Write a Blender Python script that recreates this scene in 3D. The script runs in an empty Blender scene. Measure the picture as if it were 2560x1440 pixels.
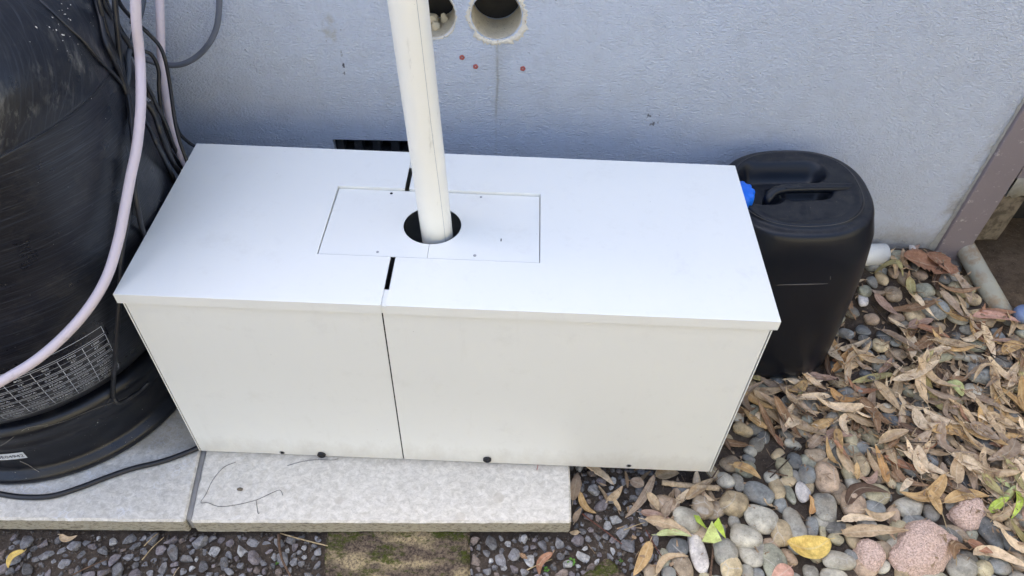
import bpy, bmesh, math, random
import numpy as np
from mathutils import Vector, Matrix, noise as mnoise
random.seed(7); rng = np.random.default_rng(7)
S = bpy.context.scene
COL = S.collection

# ---------------------------------------------------------------- camera
CAM = np.array([0.596, -0.7406, 1.2686]); PIT, YAW, ROL, FPX = 0.7648, 0.0002, 0.0411, 1849.0
def rx(t): return np.array([[1,0,0],[0,math.cos(t),-math.sin(t)],[0,math.sin(t),math.cos(t)]])
def rz(t): return np.array([[math.cos(t),-math.sin(t),0],[math.sin(t),math.cos(t),0],[0,0,1]])
CM = rz(YAW) @ rx(PIT) @ rz(ROL)
cd = bpy.data.cameras.new('camera'); cam = bpy.data.objects.new('camera', cd); COL.objects.link(cam)
cd.sensor_width = 36; cd.lens = 36 * FPX / 2560; cd.clip_start = .02; cd.clip_end = 200
mw = Matrix([list(CM[i]) + [CAM[i]] for i in range(3)] + [[0,0,0,1]]); cam.matrix_world = mw
S.camera = cam

# ---------------------------------------------------------------- light
SUN_AZ = math.radians(-35)   # compass-like angle of the light, measured clockwise from +Y
SUN_EL = math.radians(50)
SUN_STRENGTH = 2.3; SKY_STRENGTH = .15; EXPOSURE = 2.2
W = bpy.data.worlds.new("World"); S.world = W; W.use_nodes = True
nt = W.node_tree; nt.nodes.clear()
sky = nt.nodes.new('ShaderNodeTexSky'); sky.sky_type = 'NISHITA'; sky.sun_disc = False
sky.sun_elevation = SUN_EL; sky.sun_rotation = SUN_AZ; sky.air_density = .9; sky.dust_density = 7.0; sky.ozone_density = 1.1
bg = nt.nodes.new('ShaderNodeBackground'); bg.inputs[1].default_value = SKY_STRENGTH
wo = nt.nodes.new('ShaderNodeOutputWorld'); nt.links.new(sky.outputs[0], bg.inputs[0]); nt.links.new(bg.outputs[0], wo.inputs[0])
sd = bpy.data.lights.new('sun', 'SUN'); sd.energy = SUN_STRENGTH; sd.angle = math.radians(.5); sd.color = (1, .92, .78)
sun = bpy.data.objects.new('sun', sd); COL.objects.link(sun)
dirv = Vector((math.sin(SUN_AZ)*math.cos(SUN_EL), math.cos(SUN_AZ)*math.cos(SUN_EL), math.sin(SUN_EL)))
sun.rotation_euler = dirv.to_track_quat('Z', 'Y').to_euler(); sun.location = (0, -3, 4)
S.view_settings.view_transform = 'Standard'; S.view_settings.look = 'None'; S.view_settings.exposure = EXPOSURE; S.view_settings.gamma = 1
S.render.resolution_x = 1024; S.render.resolution_y = 576

# ---------------------------------------------------------------- pixel <-> place helpers (used while laying out)
def ray(px, py): return CM @ np.array([(px-1280)/FPX, -(py-720)/FPX, -1.0])
def uz(px, py, z): d = ray(px, py); return CAM + (z-CAM[2])/d[2]*d
def ut(px, py, t): return CAM + t*ray(px, py)
def pix(P):
    q = CM.T @ (np.array(P)-CAM); return (1280+FPX*q[0]/-q[2], 720-FPX*q[1]/-q[2])
TH = .0384; WY = .54
WU = np.array([math.cos(TH), math.sin(TH), 0]); WN = np.array([-math.sin(TH), math.cos(TH), 0])
def uw(px, py, off=0):
    d = ray(px, py); p0 = np.array([0, WY, 0]); return CAM + d*(WN@(p0-CAM)+off)/(WN@d)
def wallp(u, z, off=0):     # u metres along the wall, off metres into the house
    return np.array([0, WY, 0]) + WU*u + WN*off + np.array([0, 0, z])
def sm(t): t = min(1, max(0, t)); return t*t*(3-2*t)
def ground(x, y):
    return -.056 + .125*sm((x-1.15)/.4)*sm((y-.15)/.42) - .05*sm((x-1.60)/.09)*sm((y-.44)/.12)
def ug(px, py, h=0):
    z = -.05
    for _ in range(8):
        P = uz(px, py, z+h); z = .5*z + .5*ground(P[0], P[1])
    return uz(px, py, z+h)

# ---------------------------------------------------------------- object helpers
def tag(o, label=None, cat=None, group=None, kind=None):
    if label: o['label'] = label
    if cat: o['category'] = cat
    if group: o['group'] = group
    if kind: o['kind'] = kind
    return o
def empty(name, loc=(0,0,0), rotz=0):
    o = bpy.data.objects.new(name, None); COL.objects.link(o); o.location = loc; o.rotation_euler = (0,0,rotz); o.empty_display_size = .02
    return o
def mk(name, verts, faces, mat, parent=None, smooth=True, uvs=None, mats=None):
    me = bpy.data.meshes.new(name); me.from_pydata([tuple(map(float, v)) for v in verts], [], faces); me.update()
    for p in me.polygons: p.use_smooth = smooth
    if uvs is not None:
        ul = me.uv_layers.new(name='UVMap')
        for l in me.loops: ul.data[l.index].uv = uvs[l.vertex_index]
    if mat: me.materials.append(mat)
    o = bpy.data.objects.new(name, me); COL.objects.link(o)
    if parent: o.parent = parent
    return o
def from_bm(name, bm, mat, parent=None, smooth=False):
    me = bpy.data.meshes.new(name); bm.normal_update(); bm.to_mesh(me); bm.free()
    for p in me.polygons: p.use_smooth = smooth
    if mat: me.materials.append(mat)
    o = bpy.data.objects.new(name, me); COL.objects.link(o)
    if parent: o.parent = parent
    return o
def bm_box(bm, x0, x1, y0, y1, z0, z1, bevel=0, seg=2):
    vs = [bm.verts.new(p) for p in ((x0,y0,z0),(x1,y0,z0),(x1,y1,z0),(x0,y1,z0),(x0,y0,z1),(x1,y0,z1),(x1,y1,z1),(x0,y1,z1))]
    fs = [bm.faces.new([vs[i] for i in f]) for f in ((3,2,1,0),(4,5,6,7),(0,1,5,4),(1,2,6,5),(2,3,7,6),(3,0,4,7))]
    if bevel:
        es = set(e for f in fs for e in f.edges)
        bmesh.ops.bevel(bm, geom=list(es), offset=bevel, segments=seg, affect='EDGES', profile=.5)
def box(name, x0, x1, y0, y1, z0, z1, mat, parent=None, bevel=0, seg=2):
    bm = bmesh.new(); bm_box(bm, x0, x1, y0, y1, z0, z1, bevel, seg); return from_bm(name, bm, mat, parent)
def bake(o):      # apply modifiers
    dg = bpy.context.evaluated_depsgraph_get(); dg.update()
    me = bpy.data.meshes.new_from_object(o.evaluated_get(dg)); o.modifiers.clear(); o.data = me
def catmull(P, n=8):
    P = [np.array(p, float) for p in P]; Q = [2*P[0]-P[1]] + P + [2*P[-1]-P[-2]]; out = []
    for i in range(1, len(Q)-2):
        a, b, c, d = Q[i-1:i+3]
        for k in range(n):
            t = k/n; out.append(.5*((2*b)+(-a+c)*t+(2*a-5*b+4*c-d)*t*t+(-a+3*b-3*c+d)*t**3))
    out.append(P[-1]); return out
def tube(P, r, seg=10, cap=True, taper=None):
    P = [np.array(p, float) for p in P]; V = []; F = []; U = []
    T = [P[min(i+1, len(P)-1)]-P[max(i-1, 0)] for i in range(len(P))]
    T = [t/(np.linalg.norm(t)+1e-9) for t in T]
    a = np.array([0, 0, 1.0]) if abs(T[0][2]) < .9 else np.array([1.0, 0, 0])
    n = np.cross(T[0], a); n /= np.linalg.norm(n); L = 0
    for i, p in enumerate(P):
        if i: L += np.linalg.norm(p-P[i-1])
        n = n-T[i]*(n@T[i]); n /= np.linalg.norm(n); b = np.cross(T[i], n)
        rr = r if taper is None else r*taper(i/(len(P)-1))
        for k in range(seg):
            an = 2*math.pi*k/seg; V.append(p+rr*(math.cos(an)*n+math.sin(an)*b)); U.append((L, k/seg))
    for i in range(len(P)-1):
        for k in range(seg):
            k2 = (k+1) % seg; F.append((i*seg+k, i*seg+k2, (i+1)*seg+k2, (i+1)*seg+k))
    if cap: F.append(tuple(range(seg))[::-1]); F.append(tuple((len(P)-1)*seg+k for k in range(seg)))
    return V, F, U
def mtube(name, P, r, mat, parent=None, seg=10, taper=None, smooth_n=0):
    if smooth_n: P = catmull(P, smooth_n)
    V, F, U = tube(P, r, seg, True, taper); return mk(name, V, F, mat, parent, True, U)
def lathe(name, prof, mat, parent=None, seg=128, c=(0,0), a0=0, a1=2*math.pi, rfun=None, cap=True):
    V = []; F = []; U = []; full = abs(a1-a0-2*math.pi) < 1e-6; n = seg if full else seg+1
    for (r, z) in prof:
        for k in range(n):
            a = a0+(a1-a0)*k/seg; V.append((c[0]+r*math.cos(a), c[1]+r*math.sin(a), z)); U.append((a*.33, z))
    for i in range(len(prof)-1):
        for k in range(seg):
            k2 = (k+1) % n if full else k+1
            F.append((i*n+k, i*n+k2, (i+1)*n+k2, (i+1)*n+k))
    if cap and full: F.append(tuple(range(n))[::-1]); F.append(tuple((len(prof)-1)*n+k for k in range(n)))
    return mk(name, V, F, mat, parent, True, U)

# ---------------------------------------------------------------- material helper
class M:
    def __init__(s, name, rough=.6, spec=.5, base=(.5,.5,.5), coat=0):
        s.m = bpy.data.materials.new(name); s.m.use_nodes = True; s.t = s.m.node_tree; s.b = s.t.nodes['Principled BSDF']
        s.b.inputs['Roughness'].default_value = rough; s.b.inputs['Specular IOR Level'].default_value = spec
        s.b.inputs['Base Color'].default_value = (*base, 1); s.b.inputs['Coat Weight'].default_value = coat
        s._tc = None
    def n(s, ty, **k):
        x = s.t.nodes.new(ty)
        for a, b in k.items(): setattr(x, a, b)
        return x
    def link(s, a, b): s.t.links.new(a, b)
    def setin(s, sock, v):
        if hasattr(v, 'is_output') or hasattr(v, 'node'): s.link(v, sock)
        elif isinstance(v, (tuple, list)) and len(v) == 3 and sock.type == 'RGBA': sock.default_value = (*v, 1)
        else: sock.default_value = v
    def co(s, which='Object', scale=(1,1,1), rot=(0,0,0), loc=(0,0,0)):
        if not s._tc: s._tc = s.n('ShaderNodeTexCoord')
        mp = s.n('ShaderNodeMapping'); mp.inputs['Scale'].default_value = scale; mp.inputs['Rotation'].default_value = rot; mp.inputs['Location'].default_value = loc
        s.link(s._tc.outputs[which], mp.inputs[0]); return mp.outputs[0]
    def world(s, scale=(1,1,1)):
        g = s.n('ShaderNodeNewGeometry'); mp = s.n('ShaderNodeMapping'); mp.inputs['Scale'].default_value = scale
        s.link(g.outputs['Position'], mp.inputs[0]); return mp.outputs[0]
    def noise(s, co, scale, det=4, rough=.55, dist=0):
        x = s.n('ShaderNodeTexNoise'); s.link(co, x.inputs['Vector']); x.inputs['Scale'].default_value = scale
        x.inputs['Detail'].default_value = det; x.inputs['Roughness'].default_value = rough; x.inputs['Distortion'].default_value = dist
        return x.outputs['Fac']
    def vor(s, co, scale, feat='F1', out='Distance', rnd=1):
        x = s.n('ShaderNodeTexVoronoi', feature=feat); s.link(co, x.inputs['Vector']); x.inputs['Scale'].default_value = scale
        x.inputs['Randomness'].default_value = rnd; return x.outputs[out]
    def ramp(s, f, a, b, lo=0., hi=1.):   # clamped linear map
        x = s.n('ShaderNodeMapRange'); x.clamp = True; s.setin(x.inputs[0], f)
        for i, v in enumerate((a, b, lo, hi)): s.setin(x.inputs[i+1], v)
        return x.outputs[0]
    def math(s, op, a, b=0.):
        x = s.n('ShaderNodeMath', operation=op); s.setin(x.inputs[0], a); s.setin(x.inputs[1], b); return x.outputs[0]
    def mix(s, f, a, b, mode='MIX'):
        x = s.n('ShaderNodeMix', data_type='RGBA', blend_type=mode); s.setin(x.inputs[0], f); s.setin(x.inputs[6], a); s.setin(x.inputs[7], b)
        return x.outputs[2]
    def xyz(s, co):
        x = s.n('ShaderNodeSeparateXYZ'); s.link(co, x.inputs[0]); return x.outputs
    def col(s, v): s.setin(s.b.inputs['Base Color'], v); return s
    def rough(s, v): s.setin(s.b.inputs['Roughness'], v); return s
    def bump(s, h, strength=.5, dist=.002, prev=None):
        x = s.n('ShaderNodeBump'); x.inputs['Strength'].default_value = strength; x.inputs['Distance'].default_value = dist
        s.link(h, x.inputs['Height'])
        if prev is not None: s.link(prev, x.inputs['Normal'])
        s.link(x.outputs[0], s.b.inputs['Normal']); return x.outputs[0]

# painted stucco wall
def m_wall():
    m = M('painted_stucco', .62, .35); g = m.world()
    X = m.xyz(g)
    base = m.mix(m.noise(g, 1.3, 4), (.61,.68,.81), (.67,.725,.82))
    base = m.mix(m.ramp(m.noise(g, 22, 5, .7), .45, .75, 0, .25), base, (.44,.45,.46))
    # rain streak under the cored hole
    wob = m.math('MULTIPLY', m.math('SUBTRACT', m.noise(g, 9, 3), .5), .012)
    dx = m.math('ABSOLUTE', m.math('SUBTRACT', m.math('ADD', X[0], wob), .549))
    st = m.math('MULTIPLY', m.ramp(dx, .0, .004, .5, 0), m.math('MULTIPLY', m.ramp(X[2], .36, .45, .3, 1), m.ramp(X[2], .585, .57, 0, 1)))
    st = m.math('MULTIPLY', st, m.ramp(m.noise(g, 40, 3), .35, .6, .2, 1))
    st2 = m.math('MULTIPLY', m.ramp(m.math('ABSOLUTE', m.math('SUBTRACT', X[0], .556)), .0, .022, .22, 0), m.ramp(X[2], .36, .56, .1, 1))
    st2 = m.math('MULTIPLY', st2, m.ramp(X[2], .60, .585, 0, 1))
    base = m.mix(st, base, (.20,.20,.14)); base = m.mix(st2, base, (.33,.31,.24))
    # old patch and scuffs at the left
    def blot(cx, cz, sx, sz, colr, k, nsc=90, lo=.5, hi=.6):
        global _m
        a = m.math('DIVIDE', m.math('SUBTRACT', X[0], cx), sx); b = m.math('DIVIDE', m.math('SUBTRACT', X[2], cz), sz)
        d = m.math('SQRT', m.math('ADD', m.math('MULTIPLY', a, a), m.math('MULTIPLY', b, b)))
        return m.mix(m.math('MULTIPLY', m.ramp(d, .6, 1, k, 0), m.ramp(m.noise(g, nsc, 4), lo, hi)), base, colr)
    base = blot(.236, .60, .016, .035, (.42,.40,.33), .5, 60, .4, .6)
    base = blot(.252, .53, .0035, .03, (.03,.03,.035), .9, 130)
    base = blot(.87, .42, .018, .03, (.10,.10,.11), .8, 130, .56, .64)
    base = blot(.42, .55, .02, .02, (.5,.42,.38), .2, 60, .4, .6)
    # splashed dirt next to the corner post and along the foot of the wall
    nz = m.noise(g, 26, 5, .7)
    dirt = m.math('MULTIPLY', m.math('MULTIPLY', m.ramp(m.math('ADD', X[0], m.math('MULTIPLY', nz, .07)), 1.605, 1.655), m.ramp(nz, .3, .62)), m.ramp(X[2], .55, .15, .2, .75))
    dirt2 = m.math('MULTIPLY', m.ramp(m.math('ADD', X[2], m.math('MULTIPLY', nz, -.10)), .10, .02), .8)
    base = m.mix(m.math('MAXIMUM', dirt, dirt2), base, (.34,.31,.25))
    sp = m.vor(g, 37); base = m.mix(m.ramp(sp, .035, .05, .6, 0), base, (.12,.11,.10))
    m.col(base)
    g2 = m.world((.8,1,1.3))
    h = m.math('ADD', m.math('MULTIPLY', m.noise(g2, 240, 3, .6, .3), 1), m.math('MULTIPLY', m.noise(g2, 130, 2, .5), .2))
    m.bump(h, 1, .0085); m.m.cycles.displacement_method = 'BUMP' if hasattr(m.m, 'cycles') else 'BUMP'
    return m.m
def m_plain(name, c, rough=.5, spec=.5, var=.12, nsc=30, bump=0, bsc=200, dirt=None, dk=.3, dsc=18, dlo=.55, dhi=.7):
    m = M(name, rough, spec); g = m.world(); f = m.noise(g, nsc, 4)
    b = m.mix(f, tuple(x*(1-var) for x in c), tuple(min(1, x*(1+var)) for x in c))
    if dirt: b = m.mix(m.ramp(m.noise(g, dsc, 6, .7), dlo, dhi, 0, dk), b, dirt)
    m.col(b)
    m.rough(m.ramp(m.noise(g, nsc*1.7, 3), .3, .7, rough*.85, min(1, rough*1.15)))
    if bump: m.bump(m.noise(g, bsc, 3), bump, .002)
    return m.m
MAT = {}
MAT['wall'] = m_wall()
def m_powder():
    m = M('white_powdercoat', .30, .5); g = m.world()
    b = m.mix(m.noise(g, 3, 4), (.78,.79,.755), (.815,.825,.79))
    b = m.mix(m.ramp(m.noise(g, 14, 6, .75), .56, .78, 0, .17), b, (.45,.43,.38))
    Xp = m.xyz(g); b = m.mix(m.math('MULTIPLY', m.ramp(m.math('ADD', Xp[2], m.math('MULTIPLY', m.noise(m.world((1,1,.5)), 40, 5, .7), -.09)), .012, -.045), .35), b, (.40,.35,.27))
    b = m.mix(m.ramp(m.noise(m.world((1,1,.12)), 45, 4, .6), .62, .75, 0, .07), b, (.45,.42,.36))
    b = m.mix(m.ramp(m.vor(g, 26), .018, .026, .45, 0), b, (.3,.28,.25))
    m.col(b); m.rough(.30); m.bump(m.noise(g, 900, 2), .12, .0006); return m.m
MAT['white'] = m_powder()
MAT['dark_in'] = m_plain('dark_interior', (.012,.012,.014), .7)  # near-black colour that also paints in the shade of hollows
MAT['rubber'] = m_plain('black_rubber', (.018,.018,.02), .55, .4, .2, 80, .2)
MAT['screw'] = m_plain('zinc_screw', (.35,.35,.36), .35, .6)
def m_pipe():
    m = M('white_pvc', .38, .45); g = m.world(); gs = m.world((1,1,.22))
    b = m.mix(m.noise(g, 12, 4), (.80,.785,.70), (.85,.84,.77))
    b = m.mix(m.ramp(m.noise(gs, 60, 6, .75), .60, .74, 0, .45), b, (.33,.32,.27))
    b = m.mix(m.ramp(m.noise(g, 260, 3, .7), .70, .76, 0, .35), b, (.2,.18,.15))
    m.col(b); m.bump(m.noise(gs, 160, 3), .15, .0008); return m.m
MAT['pipe'] = m_pipe()
MAT['line'] = m_plain('print_line', (.30,.34,.38), .5)
def m_plaster(name, a, b_):
    m = M(name, .95, .1); g = m.world(); f = m.noise(g, 60, 6, .7)
    b = m.mix(f, a, b_); b = m.mix(m.ramp(m.noise(g, 190, 3), .62, .7, 0, .6), b, (.25,.17,.11))
    m.col(b); m.bump(m.noise(g, 260, 4, .7), .9, .004); return m.m
MAT['plaster'] = m_plaster('broken_plaster', (.66,.62,.52), (.86,.83,.75))
MAT['core'] = m_plaster('cored_block', (.66,.58,.41), (.78,.70,.53))
MAT['plug'] = m_plain('red_plastic', (.36,.10,.09), .6)
def m_tank(name, streak, dust):
    m = M(name, .30, .5); uv = m.co('UV'); g = m.world()
    base = m.mix(m.noise(g, 4, 3), (.0035,.0045,.008), (.007,.009,.015))
    if streak:
        for (rot, su, sv, lo, hi, k, c) in ((.10, 5, 330, .52, .72, .55, (.038,.046,.068)), (.16, 9, 700, .58, .70, .45, (.085,.095,.115)), (.04, 4, 150, .60, .72, .55, (.006,.006,.009))):
            mp = m.co('UV', (1,1,1), (0,0,rot)); m2 = m.n('ShaderNodeMapping'); m2.inputs['Scale'].default_value = (su, sv, 1); m.link(mp, m2.inputs[0])
            base = m.mix(m.math('MULTIPLY', m.ramp(m.noise(m2.outputs[0], 1, 4, .6), lo, hi), k), base, c)
        sc = m.co('UV', (26, 190, 1), (0,0,.35)); base = m.mix(m.math('MULTIPLY', m.ramp(m.noise(sc, 1, 2), .73, .78), .5), base, (.28,.30,.33))
        h = m.co('UV', (7, 420, 1), (0,0,.1)); m.bump(m.noise(h, 1, 3), .35, .0016)
    if dust:
        for (rot, su, sv, lo, hi, k, c) in ((-.9, 4, 260, .52, .74, .5, (.045,.05,.065)), (-.6, 9, 190, .58, .72, .4, (.07,.075,.09))):
            mp = m.co('UV', (1,1,1), (0,0,rot)); m2 = m.n('ShaderNodeMapping'); m2.inputs['Scale'].default_value = (su, sv, 1); m.link(mp, m2.inputs[0])
            base = m.mix(m.math('MULTIPLY', m.ramp(m.noise(m2.outputs[0], 1, 4, .6), lo, hi), k), base, c)
        # scraped pale patches low on the shoulder
        mp = m.co('UV', (1,1,1), (0,0,-.9)); m2 = m.n('ShaderNodeMapping'); m2.inputs['Scale'].default_value = (30, 75, 1); m.link(mp, m2.inputs[0])
        Z = m.xyz(g)[2]; band = m.math('MULTIPLY', m.ramp(Z, .692, .715), m.ramp(Z, .80, .725))
        big = m.ramp(m.noise(m.co('UV', (14, 14, 1)), 1, 2), .42, .62)
        base = m.mix(m.math('MULTIPLY', m.math('MULTIPLY', m.ramp(m.noise(m2.outputs[0], 1, 5, .7), .50, .68), band), m.math('MULTIPLY', big, .75)), base, (.25,.24,.21))
        m.bump(m.noise(m2.outputs[0], 2, 4), .35, .0015)
    else:
        base = m.mix(m.ramp(m.noise(g, 16, 6, .7), .52, .75, 0, .35), base, (.06,.055,.05))
    base = m.mix(m.ramp(m.vor(g, 45), .02, .03, .5, 0), base, (.3,.29,.27))
    m.col(base); m.rough(m.ramp(m.noise(g, 30, 4), .3, .7, .26, .42)); return m.m
MAT['tank'] = m_tank('wound_black_fibreglass', True, False)
MAT['dome'] = m_tank('scuffed_black_shoulder', False, True)
MAT['base'] = m_tank('black_plastic_stand', False, False)
MAT['labelblack'] = m_plain('label_film', (.008,.009,.014), .28, .5, .3, 40)
MAT['print'] = m_plain('white_print', (.60,.64,.72), .5)
MAT['sticker'] = m_plain('white_sticker', (.62,.66,.70), .5)
MAT['ink'] = m_plain('black_ink', (.02,.02,.04), .6)
MAT['fleck'] = m_plain('pale_flecks', (.65,.62,.55), .8)
MAT['web'] = m_plain('cobweb', (.25,.23,.20), .9)
MAT['cable'] = m_plain('black_cable', (.012,.013,.017), .42, .5, .3, 50, 0, 200, (.05,.055,.07), .4)
MAT['greycable'] = m_plain('dark_grey_cable', (.05,.06,.075), .45, .5, .3, 50)
MAT['conduit'] = m_plain('grey_conduit', (.13,.145,.18), .5, .4, .2, 30, 0, 200, (.06,.06,.07), .5)
MAT['hose'] = m_plain('pinkish_hose', (.60,.53,.57), .38, .5, .06, 20, .1, 90, (.22,.20,.19), .5, 24, .60, .72)
MAT['mauve'] = m_plain('mauve_paint', (.215,.185,.195), .5, .4, .14, 8, .3, 120, (.5,.47,.43), .8, 70, .60, .68)
MAT['torn'] = m_plain('weathered_cement', (.31,.31,.29), .9, .2, .3, 50, .7, 150)
MAT['timber'] = m_plain('weathered_timber', (.17,.14,.10), .9, .2, .4, 60, 1, 190, (.06,.05,.035), .8, 40, .45, .6)
MAT['drain'] = m_plain('grey_pvc', (.36,.35,.28), .6, .3, .2, 20, .3, 60, (.30,.22,.14), .9, 22, .46, .60)
MAT['bluecap'] = m_plain('pale_blue_plastic', (.17,.23,.38), .45)
MAT['pvcw'] = m_plain('white_pvc_stub', (.70,.71,.68), .45, .4, .1, 20, .1, 90, (.35,.32,.26), .5, 30)
def m_can():
    m = M('black_hdpe', .34, .35); g = m.world(); X = m.xyz(g)
    b = m.mix(m.noise(g, 8, 3), (.003,.005,.010), (.005,.008,.015))
    up = m.n('ShaderNodeNewGeometry'); N = m.xyz(up.outputs['Normal'])
    d = m.math('MULTIPLY', m.ramp(N[2], .75, .98), m.ramp(m.noise(g, 55, 6, .75), .38, .66, .05, .5))
    d = m.math('MULTIPLY', d, m.ramp(X[2], .33, .36))
    b = m.mix(d, b, (.06,.058,.055)); b = m.mix(m.math('MULTIPLY', m.ramp(m.noise(g, 320, 2), .68, .74), d), b, (.3,.27,.22))
    m.col(b); m.rough(m.math('ADD', m.math('MULTIPLY', d, .5), .32)); return m.m
MAT['can'] = m_can()
MAT['cap'] = m_plain('blue_plastic', (.008,.16,.80), .35, .5, .1)
def m_slab():
    m = M('concrete', .9, .2); g = m.world(); X = m.xyz(g)
    b = m.mix(m.noise(g, 9, 5), (.46,.425,.36), (.63,.59,.51))
    blotch = m.ramp(m.noise(m.world((.8,1,1)), 95, 7, .78, .6), .38, .66)
    b = m.mix(m.math('MULTIPLY', blotch, .85), b, (.86,.815,.73))
    pits = m.ramp(m.noise(g, 210, 4, .7), .60, .74, 0, .6); b = m.mix(pits, b, (.24,.23,.20))
    # efflorescence crazing near the tank
    v = m.n('ShaderNodeTexVoronoi', feature='DISTANCE_TO_EDGE'); v.inputs['Scale'].default_value = 75
    dn = m.n('ShaderNodeTexNoise'); dn.inputs['Scale'].default_value = 60; m.link(g, dn.inputs['Vector'])
    w = m.n('ShaderNodeMix', data_type='RGBA'); w.inputs[0].default_value = .02; m.link(g, w.inputs[6]); m.link(dn.outputs['Color'], w.inputs[7]); m.link(w.outputs[2], v.inputs['Vector'])
    ef = m.math('MULTIPLY', m.ramp(v.outputs[0], .10, .02), m.math('MULTIPLY', m.ramp(m.noise(g, 13, 2), .50, .60), m.ramp(X[0], .03, -.03)))
    b = m.mix(m.math('MULTIPLY', ef, .7), b, (.78,.77,.76))
    # round rust-coloured drip spots
    rs = m.vor(g, 11); b = m.mix(m.math('MULTIPLY', m.ramp(rs, .11, .13, .5, 0), m.ramp(m.noise(g, 5, 1), .45, .55)), b, (.50,.45,.37))
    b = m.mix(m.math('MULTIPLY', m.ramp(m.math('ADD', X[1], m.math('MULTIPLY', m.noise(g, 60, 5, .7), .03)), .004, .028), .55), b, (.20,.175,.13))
    # dirtier under the tank edge and vertical faces
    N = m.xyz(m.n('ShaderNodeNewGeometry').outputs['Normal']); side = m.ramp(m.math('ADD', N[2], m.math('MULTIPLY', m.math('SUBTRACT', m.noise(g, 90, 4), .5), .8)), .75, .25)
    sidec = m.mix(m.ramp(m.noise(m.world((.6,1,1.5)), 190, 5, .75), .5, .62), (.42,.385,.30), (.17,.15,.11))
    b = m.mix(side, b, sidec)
    m.col(b); m.bump(m.math('ADD', m.noise(g, 190, 5, .7), m.math('MULTIPLY', m.noise(g, 30, 3), 1.5)), .45, .0018); return m.m
MAT['slab'] = m_slab()
MAT['mortar'] = m_plain('grey_mortar', (.30,.29,.275), .85, .2, .15, 60, .4, 200)
def m_soil(name, a, b_, c):
    m = M(name, .97, .15); g = m.world()
    b = m.mix(m.ramp(m.noise(g, 45, 6, .7), .3, .7), a, b_); b = m.mix(m.ramp(m.noise(g, 330, 3, .7), .60, .70, 0, .8), b, c)
    b = m.mix(m.ramp(m.vor(g, 120), .10, .14, .5, 0), b, tuple(x*1.6 for x in c))
    m.col(b); m.bump(m.math('ADD', m.noise(g, 300, 4, .8), m.noise(g, 70, 4)), 1, .006); return m.m
MAT['soil'] = m_soil('dark_soil', (.065,.050,.040), (.15,.118,.090), (.25,.20,.155))
MAT['sand'] = m_soil('dry_sand', (.10,.07,.045), (.20,.145,.095), (.30,.23,.16))
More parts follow.
